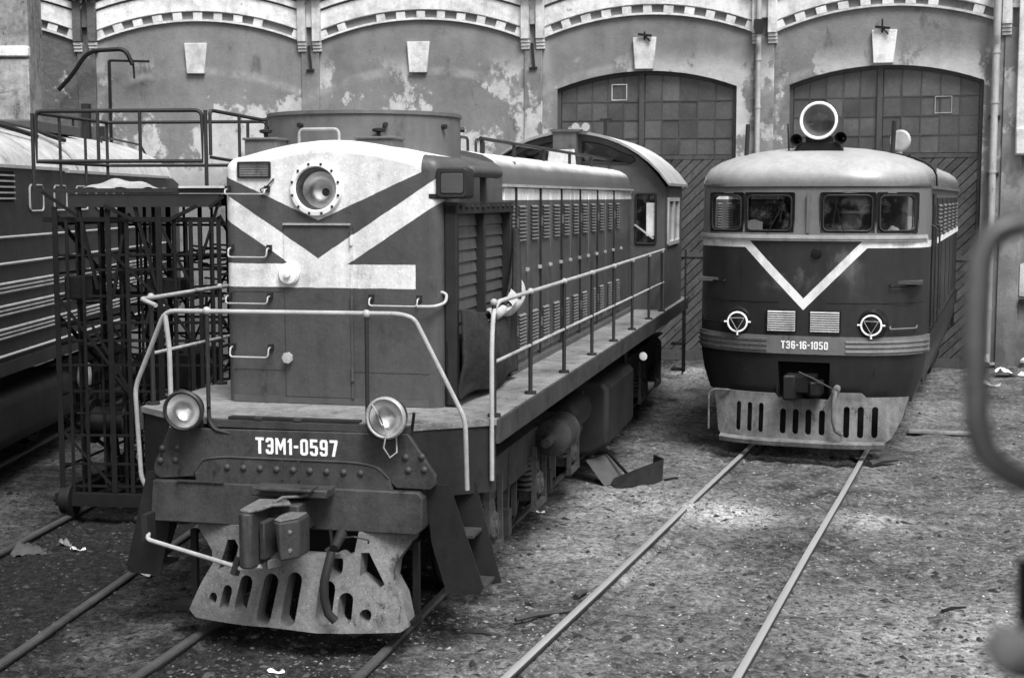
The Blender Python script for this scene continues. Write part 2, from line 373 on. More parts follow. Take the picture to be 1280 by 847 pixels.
sand = blob(2.4,15.9,.1,1.0).max(blob(3.9,15.55,.0,.75)*.8).max(blob(1.6,16.4,.1,1.8)*.6).max(blob(4.0,11.0,.2,2.2)*.6).max(blob(3.7,28.4,.2,2.2)*.8).max(blob(.9,14.2,.2,1.8)*.35).max(blob(6.5,24.,.2,2.5)*.3)
base = base+sand*.30*mid.ss(.2,.6)
oil = None
for (o, h) in ((O1,H1),(O0,H0),((O3[0],O3[1]+24),H3)):                 # oil-soaked four-foot of the worked tracks
    lx = (M.x-o[0])*math.cos(h)-(M.y-o[1])*math.sin(h); m = 1-(lx.abs()+(mid-.5)*.9).ss(.6, 1.5); oil = m if oil is None else oil.max(m)
base = base*(1-oil*.7)
left = 1-(M.x+(M.y-10)*-.2+(mid-.5)*1.2).ss(-4.2,-.8)                # left ground darkened: oily dirt plus the locomotives' shade painted in
base = base*(1-left*.5)
col = base.max(.02)*(.32+fine.ss(.28,.72)*1.25)*(.6+grit*.8)
M.color(col); M.bump(fine*.7+grit*.4+mid, .9, .05)
tag(link('ground', me, M.m), kind='structure')

# scattered grit, clinker, leaves and chips
def chips(name, n, boxes, smin, smax, mat, seed, flat=.45):
    rs = np.random.RandomState(seed); V = []; F = []; TN = []
    tot = sum(b[4] for b in boxes)
    for x0, x1, y0, y1, wgt in boxes:
        k = int(n*wgt/tot); xs = rs.uniform(x0, x1, k); ys = rs.uniform(y0, y1, k); zs = gz(xs, ys)
        for i in range(k):
            s = smin+(smax-smin)*rs.rand()**3; a = rs.rand()*6.28; m = 5; o = len(V)
            rr = s*(.6+.6*rs.rand(m)); st = 1+rs.rand()*1.2
            for j in range(m):
                t = 2*math.pi*j/m; px, py = rr[j]*math.cos(t)*st, rr[j]*math.sin(t)
                V.append((xs[i]+px*math.cos(a)-py*math.sin(a), ys[i]+px*math.sin(a)+py*math.cos(a), zs[i]-s*.15))
            V.append((xs[i]+rs.uniform(-.2,.2)*s, ys[i], zs[i]+s*flat*(.6+rs.rand())))
            F += [(o+j, o+(j+1) % m, o+m) for j in range(m)]; TN += [rs.rand()]*(m+1)
    mm = bpy.data.meshes.new(name); mm.from_pydata(V, [], F); mm.update()
    at = mm.attributes.new('tone', 'FLOAT', 'POINT'); at.data.foreach_set('value', TN)
    return link(name, mm, mat)
def chipmat(name, lo, hi, pw):
    M = Mat(name, .9, 0, .15); a = M.nt.nodes.new('ShaderNodeAttribute'); a.attribute_name = 'tone'; t = E.m('POWER', E(a.outputs['Fac']), pw)
    k = (M.x-(M.y-10)*.2).ss(-4.0,-.2)*.72+.28; M.color(lerp(lo, hi, t)*(.7+M.noise(60,3)*.6)*k); return M.m  # k darkens the left chips like the ground, painted shade included
AREA = [(-6,7,8.6,12,5),(-6,7,12,17,4),(-7,12,17,24,3),(-7,13,24,32,2)]
tag(chips('gravel', 42000, AREA, .004, .024, chipmat('grit_stone', .025, .30, 2.0), 5), 'dark grit and clinker strewn over the dirt yard', 'gravel', kind='stuff')
tag(chips('litter', 2600, [(0.,7,9,14,3),(0.5,8,14,20,3),(1,12,20,31,2)], .004, .018, chipmat('pale_litter', .12, .55, 1.5), 9, .25), 'small pale chips and scraps scattered over the dirt', 'litter', kind='stuff')
tag(chips('clods', 13000, AREA, .008, .05, chipmat('dark_clod', .02, .16, 1.4), 12, .4), 'dark lumps of earth and dead leaves on the yard', 'dirt clods', kind='stuff')

# ------------------------------------------------------------------ tracks
M = Mat('rail_steel', .4, .6, .5); top = M.z.ss(-.012,-.004)
MT['rail_dull'] = paint('dull_rail_steel', .075, .5, .3, .6, .2)
E.nt = M.nt
M.color(lerp(.05*(.6+M.noise(8,4)*.8), .62*(.7+M.noise(3,4,(1,.1,1))*.6), top)); M.rough(.55-top*.22); MT['rail'] = M.m
prof = [(-.0375,-.022),(-.03,-.003),(-.015,0),(.015,0),(.03,-.003),(.0375,-.022),(.034,-.04),(.009,-.05),(.009,-.15),(.06,-.165),(.06,-.18),(-.06,-.18),(-.06,-.165),(-.009,-.15),(-.009,-.05),(-.034,-.04)]
for o, h, y0, y1, lab in TRACKS:
    t = empty('railway_track', o, h, label=lab, cat='track', kind='structure')
    for sx in (-1, 1):
        g = G(); n = len(prof); cx = sx*.7995
        ks = np.linspace(y0, y1, 24)
        vs = [(cx+a+.004*math.sin(k*.9+sx), k, b) for k in ks for a, b in prof]
        fs = [(i*n+j, i*n+(j+1) % n, (i+1)*n+(j+1) % n, (i+1)*n+j) for i in range(len(ks)-1) for j in range(n)]
        g.add(vs, fs+[tuple(range(n)), tuple((len(ks)-1)*n+j for j in range(n))[::-1]]); ob('rail', g, MT['rail' if o is O2 else 'rail_dull'], t)

# ------------------------------------------------------------------ roundhouse
M = Mat('stained_plaster', .9, 0, .15); M.vary()
n1 = M.noise(.7,5); n2 = M.noise(3.2,6,(1,1,1),.7); n3 = M.noise(2.4,4,(1,1,.12)); n4 = M.noise(40,4)
v = .175*(1+(n1-.5)*1.0+(n2-.5)*.6+(n3-.5)*.5+(n4-.5)*.5)
patch = (M.noise(.9,8,(1,1,.8),.72,(3.1,0,1.7))+(M.noise(.3,2)-.5)*.7).ss(.485,.535)*.9
v = lerp(v, .46*(.5+n2*1.0), patch*M.z.ss(3.2,4.6)*(1-M.z.ss(6.0,6.8)))
soot = M.noise(1.6,7,(1,1,.5),.7,(9,4,2)).ss(.57,.66); v = v*(1-soot*.35)
rad = E.m('SQRT', (M.x+.03)*(M.x+.03)+(M.z+-0.6799)*(M.z+-0.6799))
ghost = (1-(rad-5.6701).abs().ss(.02,.16))*M.noise(2.2,5).ss(.35,.7)*M.z.gt(5.5)
v = lerp(v, .36, ghost*.55)
pil = M.x.abs().ss(1.95,2.3)
v = lerp(v, .30*(.55+n3*.9), pil*M.noise(1.7,6,(1,1,.6)).ss(.50,.62)*.6)
damp = 1-(M.z+(n2-.5)*1.4).ss(.2,1.5); v = v*(1-damp*.45)
M.color(v.max(.03)); M.bump(n4*.5+n2, .45, .03); MT['plaster'] = M.m
M = Mat('dirty_whitewash', .85, 0, .2); rn = M.vary()
n2 = M.noise(2.8,6,(1,1,1),.7); n3 = M.noise(5,4,(1,1,.15)); v = .68*(1-(n2-.45).max(0.)*1.8)*(.66+n3*.6)*(.85+M.noise(30,4)*.3)*(.8+rn*.25)
M.color(lerp(v, .16, M.noise(3.3,7,(1,1,1),.75,(2,7,4)).ss(.64,.69)).max(.06)); M.bump(M.noise(25,4), .4, .02); MT['white_trim'] = M.m
M = Mat('sooty_brick', .9, 0, .15); v = .09*(.5+M.noise(4,6,(1,1,1),.7)*1.1)*(.7+M.noise(30,3)*.6); M.color(lerp(v, .32*(.7+M.noise(6)*.6), M.noise(2.3,6).ss(.58,.66))); M.bump(M.noise(9,5), .6, .04); MT['sooty'] = M.m

RH = empty('roundhouse', TURN, 0, label='plastered engine shed with scalloped white cornice and arched dark doors', cat='engine shed')
HB = RW*math.tan(R_(3.175)); ARC_R = 6.23; ARC_C = 7.49-ARC_R
def baym(k):
    h = R_(13+6.35*k); return Matrix.Translation((RW*math.sin(h), RW*math.cos(h), 0)) @ Matrix.Rotation(-h, 4, 'Z')
dent_me = G().box(-.105,.105,-.06,.02,.004,.166).mesh('dentil'); dent_me.materials.append(MT['white_trim'])
def arcband(g, r0, r1, ya, yb, xm, n=22, cz=ARC_C):
    a0 = math.asin(xm/r0); vs = []; fs = []
    for i in range(n+1):
        t = -a0+2*a0*i/n
        for r, y in ((r0,ya),(r1,ya),(r1,yb),(r0,yb)): vs.append((r*math.sin(t), y, cz+r*math.cos(t)))
    for i in range(n):
        for j in range(4): fs.append((i*4+j, i*4+(j+1) % 4, i*4+4+(j+1) % 4, i*4+4+j))
    return g.add(vs, fs+[(0,1,2,3), tuple(n*4+j for j in (3,2,1,0))])
DX0, DX1, DSP, DAP = -2.0, 1.94, 5.89, 6.25
dcx = (DX0+DX1)/2; dhw = (DX1-DX0)/2; DR = (dhw**2+(DAP-DSP)**2)/(2*(DAP-DSP)); DCZ = DAP-DR
def darch(x, off=0): return DCZ+math.sqrt(max((DR+off)**2-(x-dcx)**2, 0))
def archpts(x0, x1, n=14, off=0): return [(x0+(x1-x0)*i/n, darch(x0+(x1-x0)*i/n, off)) for i in range(n+1)]
def inb(o, k): o.matrix_local = baym(k); return o
def clip(poly, a, b, c):                                       # keep a*x+b*z<=c
    out = []
    for i in range(len(poly)):
        p, q = poly[i], poly[(i+1) % len(poly)]; fp = a*p[0]+b*p[1]-c; fq = a*q[0]+b*q[1]-c
        if fp <= 0: out.append(p)
        if fp*fq < 0: t = fp/(fp-fq); out.append((p[0]+t*(q[0]-p[0]), p[1]+t*(q[1]-p[1])))
    return out
for k in range(-3, 3):
    has_door = k in (0, 1)
    outl = [(-HB,-.6)]+([(DX0,-.6)]+archpts(DX0,DX1)+[(DX1,-.6)] if has_door or k == 2 else [])+[(HB,-.6),(HB,9.6),(-HB,9.6)]
    inb(ob('wall', G().prism(outl, XZ(0), 0, .45), MT['sooty' if k == -3 else 'plaster'], RH), k)
    if k == 2:
        inb(ob('infill', G().prism([(DX0,-.6)]+archpts(DX0,DX1)+[(DX1,-.6)], XZ(0), .2, .4), MT['sooty'], RH), k)
    # cornice
    c = inb(ob('cornice', arcband(G(), ARC_R+.17, ARC_R+.56, -.08, .02, 2.36), MT['white_trim'], RH, .012), k)
    g = arcband(G(), ARC_R-.045, ARC_R, -.07, .02, 2.3); ob('fillet', g, MT['white_trim'], c)
    g = arcband(G(), ARC_R+.60, ARC_R+.74, -.13, .02, 2.42); ob('moulding', g, MT['white_trim'], c)
    g = arcband(G(), ARC_R+.78, ARC_R+1.05, -.18, .02, 2.46); ob('moulding', g, MT['white_trim'], c)
    nd = 11
    for i in range(nd):
        if random.random() < .06: continue
        t = math.asin(2.2/ARC_R)*(-1+2*i/(nd-1)); o = link('dentil', dent_me, None, c)
        o.location = (ARC_R*math.sin(t), random.uniform(-.008,.008), ARC_C+ARC_R*math.cos(t)); o.rotation_euler = (random.uniform(-.03,.03), t+random.uniform(-.03,.03), 0); o.scale = (random.uniform(.85,1.08), 1, random.uniform(.85,1.0))
    # keystone over the arch
    inb(ob('keystone', G().prism([(-.215-.05,6.28),(.165-.03,6.28),(.2,6.96),(-.31,6.96)], XZ(0), -.09, .02), MT['white_trim'] if k < 1 else MT['white_trim'], RH, .012), k)
    # pilaster and console at the left boundary of the bay
    pm = 'sooty' if k == -2 else 'plaster'
    p = inb(ob('pilaster', G().box(-HB-.2,-HB+.2,-.07,.1,-.6,6.92), MT[pm], RH, .01), k)
    g = G().box(-HB-.26,-HB-.075,-.20,.1,6.98,7.9).box(-HB+.075,-HB+.26,-.20,.1,6.98,7.9).box(-HB-.075,-HB+.075,-.12,.1,7.3,7.9)
    g.box(-HB-.30,-HB+.30,-.34,.1,7.9,8.5); ob('console', g, MT['sooty' if k == -2 else 'white_trim'], p, .01)
    g = G()
    for sx in (-.17,.17):
        for j in range(3): g.box(-HB+sx-.09,-HB+sx+.09,-.16+.03*j,.1,6.98-.07*(j+1),6.98-.07*j-.012)
    ob('corbel', g, MT['white_trim'], p)
    if has_door:
        YD = .16
        # timber frame of the two leaves: stiles, rails, glazing bars
        g = G(); PB = 4.38
        g.prism([(DX0,-.1)]+archpts(DX0,DX1)+[(DX1,-.1)]+[(DX1-.07,-.1)]+archpts(DX1-.07,DX0+.07,14,-.07)+[(DX0+.07,-.1)], XZ(YD), -.06, .08)
        g.box(-.13-.05,-.13+.06,YD-.075,YD+.05,-.08,darch(-.1)-.05)
        g.box(DX0+.07,DX1-.07,YD-.03,YD+.06,PB-.05,PB+.04); g.box(DX0+.07,DX1-.07,YD-.045,YD+.03,2.2,2.3); g.box(DX0+.07,DX1-.07,YD-.045,YD+.03,-.08,.14)
        d = inb(ob('door', g, MT['door_frame'], RH), k)
        for a, b in ((DX0+.07,-.18),(-.07,DX1-.07)):
            ncol = 5; wd = (b-a)/ncol; rows = [PB+.04,4.80,5.20,5.60,6.5]
            gm = G()
            for i in range(1, ncol): x = a+wd*i; gm.box(x-.012,x+.012,YD-.02,YD+.02,PB,darch(x,-.07)-.003)
            for r in rows[1:4]: gm.box(a,b,YD-.017,YD+.017,r-.012,r+.012)
            ob('glazing_bars', gm, MT['door_frame'], d)
            for i in range(ncol):
                for j in range(4):
                    x0, x1 = a+wd*i+.012, a+wd*(i+1)-.012; z0, z1 = rows[j]+.012, rows[j+1]-.012
                    pts = [(x0,z0),(x1,z0)]+[(x, min(z1, darch(x,-.075))) for x in (x1,(x0+x1)/2,x0)]
                    if min(p[1] for p in pts[2:]) < z0+.03: continue
                    y0 = random.uniform(-.006,.006); ty = random.uniform(-.02,.02)
                    g = G().prism(pts, lambda p,q,c,_x=x0,_z=z0: (p, YD+y0+c+ty*(p-_x), q), -.004, .004); ob('pane', g, MT['pane'], d)
            wpl = .155; zlo, zhi = .14, PB-.05; s = wpl*math.sqrt(2); u = a-zhi
            while u < b-zlo:
                poly = [(a,zlo),(b,zlo),(b,zhi),(a,zhi)]
                poly = clip(poly, 1, -1, u+s-.026); poly = clip(poly, -1, 1, -u)
                if len(poly) > 2:
                    yy = random.uniform(-.006,.006); g = G().prism(poly, XZ(YD+yy), -.02, .02); ob('plank', g, MT['door'], d)
                u += s
        ob('light_block', G().prism([(DX0+.05,-.05)]+archpts(DX0+.05,DX1-.05,14,-.06)+[(DX1-.05,-.05)], XZ(YD), .085, .12), MT['dark_hole'], d)  # added dark board, keeps sky light from showing through the plank gaps
        # a pane with a bright putty edge
        bx, bz = ((-.80,5.63) if k == 0 else (.98,5.24))
        g = G()
        for x0,x1,z0,z1 in ((bx,bx+.34,bz,bz+.014),(bx,bx+.34,bz+.335,bz+.349),(bx,bx+.014,bz+.014,bz+.335),(bx+.326,bx+.34,bz+.014,bz+.335)): g.box(x0,x1,YD-.03,YD-.018,z0,z1)
        ob('putty_edge', g, MT['white_trim'] if k == 0 else MT['pipe'], d)
# downpipes
for k, xp, zt in ((0,2.40,7.2),(1,2.16,7.75)):
    g = G(); pts = rnd_path([(xp,-.26,7.9),(xp,-.26,6.75),(xp,-.16,6.55),(xp,-.16,.25),(xp,-.34,.1)], .08)
    g.tube(pts, .058 if k == 0 else .075, 12)
    for zz_ in (1.2,2.6,4.0,5.4,6.4): g.cyl((xp,-.16,zz_),(xp,-.16,zz_+.05),.07 if k == 0 else .088,12)
    p = inb(ob('downpipe', g, MT['pipe'], RH), k)
    if k == 0: ob('hopper', G().prism([(-.07,0),(.07,0),(.10,.12),(.10,.3),(-.10,.3),(-.10,.12)], lambda a,b,c: (xp+a, -.26+c, 6.95+b), -.09, .09), MT['steel_dark'], p)
    else:
        for zz_ in (5.1,3.95): ob('pipe_clamp', G().box(xp-.12,xp+.12,-.2,.0,zz_,zz_+.06), MT['steel_dark'], p)
# small insulator brackets over the two doors
for k, x0 in ((0,-.05),(1,-.1)):
    g = G().bar((x0,-.1,6.9),(x0,-.1,7.18 if k else 7.08),.035).bar((x0-.14,-.14,7.02),(x0+.16,-.14,6.98),.05).bar((x0,-.14,7.0),(x0+.13,-.14,6.86),.03)
    inb(ob('bracket', g, MT['steel_black'], RH), k)
for k, xx in ((-1,-2.53),(0,-2.53)):
    g = G().bar((xx-.02,-.1,6.9),(xx+.03,-.1,6.35),.05).bar((xx-.08,-.1,6.35),(xx+.1,-.1,6.36),.04); inb(ob('bracket', g, MT['steel_dark'], RH), k)
# swan-neck pipe on the left pilaster
g = G().tube(rnd_path([(-3.1,-.3,5.9),(-2.75,-.35,6.25),(-2.4,-.4,6.75),(-1.55,-.4,6.8),(-1.4,-.4,6.45)], .25), .05, 8)
g.bar((-1.95,-.3,6.55),(-1.05,-.3,6.53),.05).bar((-1.95,-.3,6.55),(-1.95,-.3,3.0),.06).bar((-1.4,-.35,6.55),(-1.38,-.35,6.15),.04)
inb(ob('swan_neck_pipe', g, MT['steel_black'], RH), -2)
inb(ob('stack_pipe', G().box(-2.62,-2.45,-.28,-.1,-.5,5.6).box(-2.23,-2.13,-.25,-.15,-.5,5.1), MT['steel_dark'], RH), -2)
# wall to the right of the last door: low ledge and a whitewashed pier
inb(ob('ledge', G().box(-2.3,2.4,-.12,.05,1.36,1.44), MT['steel_dark'], RH, .01), 2)
pz = inb(ob('pier', G().box(-2.46,-2.05,-.22,.05,4.35,8.4).box(-1.95,-1.3,-.22,.05,4.35,8.4), MT['white_trim'], RH, .02), 2)
ob('pier_block', G().box(-2.44,-2.1,-.3,-.2,4.36,4.9), MT['white_trim'], pz, .03)
inb(ob('plaster_patch', G().prism([(-2.3,1.5),(-1.9,1.46),(-1.75,1.9),(-1.95,2.25),(-2.3,2.15)], XZ(0), -.02, .02), MT['white_trim'], RH), 2)

# annexe at the far left
AN = empty('annexe_building', (-14.97, 31.5, 0), 0, label='pale plastered corner of an annexe beyond the left locomotive roof', cat='building')
ob('wall', G().box(-6,4.42,0,1.1,-.6,11), paint('pale_annexe_plaster', .2, .9, 0, 1.0, .6, .6), AN, .02)
ob('string_course', G().box(-6,4.45,-.12,.05,6.55,6.78), MT['white_trim'], AN, .03)
ob('plinth_wall', G().box(-6,4.43,-.06,.04,-.6,6.5), paint('pale_annexe_render', .26, .9, 0, 1.0, .7, .6), AN, .02)

# ------------------------------------------------------------------ grey shunting locomotive with the walkway (x right, y back, z up)
L1 = empty('shunting_locomotive', O1, H1, label='grey hood shunting locomotive numbered 0597 with white chevron nose and round headlamp', cat='locomotive')
DZ = 1.74
def hood_profile(hw, zs, zt, zc, n=6):                         # right half from base to crown, then mirrored
    pts = [(hw, DZ-.02), (hw, 2.4), (hw, 3.0), (hw, zs)]
    r = zt-zs
    for i in range(1, n+1): t = math.pi/2*i/n; pts.append((hw-.14*(1-math.cos(t)), zs+r*math.sin(t)*.92))
    x0 = pts[-1][0]; z0 = pts[-1][1]
    for i in range(1, 7): u = i/6; pts.append((x0*(1-u), z0+(zc-z0)*math.sin(u*math.pi/2)))
    return pts+[(-a, b) for a, b in reversed(pts[:-1])]
def loft(prof, rings, capf=True, capb=True):                   # rings: (y, inset)
    n = len(prof); N = []
    for i in range(n):
        a = Vector(prof[max(i-1,0)]); b = Vector(prof[min(i+1,n-1)]); d = (b-a).normalized(); N.append((d.y, -d.x))
    vs = []; fs = []
    for y, ins in rings: vs += [(p[0]-q[0]*ins, y, p[1]-q[1]*ins) for p, q in zip(prof, N)]
    for i in range(len(rings)-1):
        for j in range(n): fs.append((i*n+j, i*n+(j+1) % n, (i+1)*n+(j+1) % n, (i+1)*n+j))
    if capf: fs.append(tuple(range(n)))
    if capb: fs.append(tuple((len(rings)-1)*n+j for j in range(n))[::-1])
    return G().add(vs, fs)
FY = 1.95
rr = .11
rings = [(FY+rr*(1-math.sin(t)), rr*(1-math.cos(t))) for t in [math.pi/2*i/6 for i in range(6,-1,-1)]]
np_ = hood_profile(.975, 3.72, 3.86, 3.985)
HX, HZ = -.12, 3.575
ng = loft(np_, rings+[(2.6,0),(4.12,0)], False)
ring0 = [(v[0], v[2]) for v in ng.v[:len(np_)]]
ng.plate(ring0, [[(HX+.181*math.cos(2*math.pi*i/32), HZ+.181*math.sin(2*math.pi*i/32)) for i in range(32)]], XZ(FY), 0, .004)
nose = ob('nose_hood', ng, MT['nose'], L1, sharp=40)
hp = [(.97,DZ-.02),(.97,2.5),(.97,3.62),(.965,3.70),(.935,3.79),(.88,3.86),(.78,3.915),(.6,3.955),(.3,3.985),(0,3.995)]
hp = hp+[(-a,b) for a,b in reversed(hp[:-1])]
g = loft([p for p in hp if p[1] <= 3.63], [(4.1,0),(12.9,0)])
hs = ob('hood', g, MT['hood_side'], L1)
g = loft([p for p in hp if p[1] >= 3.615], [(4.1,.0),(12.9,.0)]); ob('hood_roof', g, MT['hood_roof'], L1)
for s in (-1,1): ob('rain_gutter', G().box(s*.972,s*1.015,4.12,12.86,3.605,3.632), MT['rail_pale'], hs)
ob('side_step', G().box(.972,1.05,4.15,12.85,DZ,DZ+.05), MT['hood'], L1)
# engine doors along the right side, with pressed louvres
dl = [4.14,4.65,5.22,5.85,6.44,7.05,7.66,8.28,8.92,9.58,10.29,11.0,11.75]
lv_u = G(); lv_l = G()
for i in range(10): z = 3.42-.038*i; lv_u.add([(0,0,z),(0,.32,z),(.024,.32,z-.018),(.024,0,z-.018),(0,0,z-.024),(0,.32,z-.024)], [(0,1,2,3),(3,2,5,4)])
for i in range(11): z = 2.30-.036*i; lv_l.add([(0,0,z),(0,.32,z),(.024,.32,z-.018),(.024,0,z-.018),(0,0,z-.024),(0,.32,z-.024)], [(0,1,2,3),(3,2,5,4)])
lv_u = lv_u.mesh('louvre'); lv_l = lv_l.mesh('louvre')
for a in (lv_u, lv_l): a.materials.append(MT['louvre'])
for i in range(len(dl)-1):
    y0, y1 = dl[i]+.02, dl[i+1]-.02
    d = ob('engine_door', G().box(.972,.985,y0,y1,1.83,3.595), MT['hood_side'], L1, .004, seg=1)
    for lm in (lv_u, lv_l):
        o = link('louvre', lm, None, d); o.location = (.9852, (y0+y1)/2-.16, 0)
    ob('handle', G().box(.985,1.012,y1-.06,y1-.03,2.73,2.77).box(1.005,1.018,y1-.10,y1-.02,2.735,2.765), MT['pipe'], d)
    if i % 2 == 0:
        ob('door_post', G().box(.972,1.003,dl[i+1]-.017,dl[i+1]+.017,1.80,3.61), MT['steel_dark'], L1)
        for zz_ in (2.1,3.2): ob('hinge', G().cyl((1.005,dl[i+1],zz_),(1.005,dl[i+1],zz_+.1),.018,8), MT['hood_side'], d)
# roof-edge handrail with stanchions
for s in (1,-1):
    g = G().tube([(s*.66,4.5,4.09),(s*.66,8.5,4.09),(s*.66,12.9,4.09)], .02, 8); rl = ob('roof_rail', g, MT['rail_dark'], L1)
    for y in (4.55,6.0,7.6,9.3,11.0,12.6): ob('stanchion', G().bar((s*.66,y,3.9),(s*.66,y,4.09),.035), MT['rail_dark'], rl)
ob('roof_seam', G().box(-.9,.9,5.0,5.03,3.84,3.87), MT['hood_roof'], L1)
for y in (4.45,5.2,5.9):
    g = G().tube(rnd_path([(.25,y,3.97),(.25,y,4.14),(.25,y+.35,4.14),(.25,y+.35,3.97)], .06), .016, 8); ob('lifting_loop', g, MT['rail_dark'], L1)
# fan drum, top boxes and handles behind the nose
DC = (-.06, 3.05)
g = G().lathe((DC[0],DC[1],3.85), (0,0,1), [(.87,0),(.87,.36),(.885,.365),(.885,.395),(.85,.40),(.84,.2),(.1,.18)], 48); dr = ob('fan_shroud', g, MT['drum'], L1)
for a in (20,150,200,250,300,340):
    t = R_(a); ob('bolt', G().cyl((DC[0]+.86*math.cos(t),DC[1]+.86*math.sin(t),4.12),(DC[0]+.91*math.cos(t),DC[1]+.91*math.sin(t),4.12),.022,8), MT['steel_dark'], dr)
for x0, x1 in ((-.81,-.52),(.2,.52)):
    b = ob('filler_box', G().box(x0,x1,2.05,2.35,3.8,3.99).box(x0-.015,x1+.015,2.035,2.365,3.99,4.012), MT['drum'], L1, .006)
    c = (x0+x1)/2-.01; ob('knob', G().cyl((c,2.2,4.01),(c,2.2,4.05),.018,10).lathe((c,2.2,4.05),(0,0,1),[(.02,0),(.055,.01),(.055,.03),(.02,.04)],14), MT['steel_dark'], b)
for pts in ([(-.33,2.1,3.93),(-.33,2.1,4.08),(.03,2.1,4.08),(.03,2.1,3.93)], [(-.12,2.25,3.95),(-.12,2.25,4.11),(-.04,2.25,4.13),(.04,2.25,4.11),(.04,2.25,3.95)], [(-.22,2.3,3.95),(-.22,2.3,4.1),(-.22,2.3,3.95)]):
    ob('grab_handle', G().tube(rnd_path(pts,.05), .013, 8), MT['rail_pale'], L1)
# front access door, headlamp, marker lamps, handles
FYd = FY-.012
fd = ob('front_door', G().box(-.42,.175,FYd,FY+.02,1.80,3.265), MT['nose'], L1, .006)
ob('door_hinge_post', G().box(.178,.198,FY-.02,FY+.02,1.80,3.26), MT['nose'], L1)
for zz_ in (1.95,2.55,3.1): ob('hinge', G().cyl((.188,FY-.022,zz_),(.188,FY-.022,zz_+.12),.016,8), MT['nose'], fd)
ob('door_lip', G().box(-.42,.18,FY-.03,FY,3.268,3.285), MT['rail_pale'], fd)
ob('star_knob', G().lathe((-.385,FYd,2.14),(0,-1,0),[(.015,0),(.015,.03),(.05,.03),(.05,.05),(.01,.055)],7), MT['rail_pale'], fd)
ob('latch_disc', G().lathe((-.37,FYd,2.855),(0,-1,0),[(.095,0),(.095,.03),(.08,.045),(.03,.05),(.03,.075),(.01,.08)],20), MT['white'], fd)
HX, HZ = -.12, 3.575
hl = ob('headlamp', G().lathe((HX,FY+.05,HZ),(0,-1,0),[(.235,0),(.235,.065),(.225,.085),(.19,.09),(.18,.075),(.178,.0)],40,False), MT['white'], L1)
ob('lamp_tube', G().lathe((HX,FY+.0,HZ),(0,1,0),[(.179,-.02),(.172,.03),(.168,.12)],32,False), MT['cab_grey'], hl)
ob('reflector', G().lathe((HX,FY+.1,HZ-.02),(0,1,0),[(.165,0),(.14,.06),(.1,.10),(.05,.125),(.004,.13)],32,False), MT['mirror'], hl)
ob('bulb', G().sphere((HX+.03,FY+.14,HZ-.03),.035,8), MT['steel_dark'], hl)
ob('lens', G().lathe((HX,FY-.012,HZ),(0,-1,0),[(.179,0),(.12,.012),(.06,.018),(.002,.02)],32,False), MT['lens'], hl)
for i in range(12):
    t = 2*math.pi*(i+.5)/12; ob('bolt', G().lathe((HX+.212*math.cos(t),FY-.035,HZ+.212*math.sin(t)),(0,-1,0),[(.011,0),(.011,.012),(.005,.016)],8), MT['steel_dark'], hl)
ml = ob('marker_lamp', G().plate(rrect(-.83,-.53,3.665,3.805,.012), [rrect(-.815,-.545,3.68,3.79,.01)], XZ(FY-.02), 0, .03), MT['steel_dark'], L1)
ob('lens', G().box(-.815,-.545,FY-.008,FY+.0,3.68,3.79), MT['wood_pale'], ml)
for i in range(5): ob('guard_wire', G().bar((-.815,FY-.016,3.695+.02*i),(-.545,FY-.016,3.695+.02*i),.005), MT['steel_dark'], ml)
def fhandle(x0, x1, z, zb, y=FY, mat='pipe', end=None):
    pts = [(x0,y,zb),(x0,y-.07,zb),(x0,y-.085,z),(x1,y-.085,z),(x1,y-.07,zb),(x1,y,zb)] if end is None else end
    h_ = ob('grab_handle', G().tube(rnd_path(pts,.03), .0075, 8), MT[mat], L1)
    for x in (x0,x1): ob('bracket', G().box(x-.022,x+.022,y-.03,y,zb-.02,zb+.03), MT['steel_dark'], h_)
fhandle(-.92,-.56,3.53,3.57); fhandle(-.90,-.55,2.995,3.07); fhandle(-.93,-.55,2.60,2.66); fhandle(-.90,-.55,2.14,2.22)
fhandle(.36,.78,2.60,2.66)
ob('hose_loop', G().tube(rnd_path([(.78,FY-.085,2.60),(.93,FY-.06,2.60),(1.0,FY+.02,2.63),(1.0,FY+.06,2.70),(.93,FY+.05,2.72)],.06),.013,8), MT['rail_pale'], L1)
ob('cable', G().tube([(-.50,FY-.01,3.66),(-.55,FY-.03,3.60),(-.62,FY-.02,3.57),(-.60,FY-.01,3.52)],.007,6), MT['steel_dark'], L1)
ob('weld_seam', G().box(-.9,.86,FY-.004,FY+.004,2.028,2.034), MT['nose'], L1)
ob('weld_seam', G().box(-.9,-.43,FY-.004,FY+.004,2.70,2.706), MT['nose'], L1)
ob('kick_plate', G().box(-.9,.86,FY-.008,FY+.01,1.745,1.80), MT['hood'], L1)
for x in (-.28,.05): ob('deck_hinge', G().box(x-.03,x+.03,1.0,1.08,1.745,1.765), MT['frame_grey'], L1)
# side radiator: shutter frame, slats, header with bolts
rx = .98
g = G().box(rx,rx+.10,2.02,2.11,1.76,3.44).box(rx,rx+.10,4.02,4.11,1.76,3.44).box(rx,rx+.11,2.02,4.11,3.36,3.46).box(rx,rx+.09,3.02,3.08,1.8,3.36).box(rx,rx+.03,2.02,4.11,1.76,2.3)
rad = ob('radiator_frame', g, MT['steel_dark'], L1, .006)
for c0, c1 in ((2.115,3.015),(3.085,4.015)):
    for i in range(10):
        z = 3.30-.104*i; sg = G().add([(rx+.004,c0,z+.052),(rx+.004,c1,z+.052),(rx+.020,c1,z-.044),(rx+.020,c0,z-.044),(rx+.004,c0,z-.050),(rx+.004,c1,z-.050),(rx-.014,c1,z+.048),(rx-.014,c0,z+.048)],[(0,1,2,3),(3,2,5,4),(4,5,6,7),(7,6,1,0),(0,3,4,7),(1,6,5,2)])
        ob('slat', sg, MT['hood'], rad)
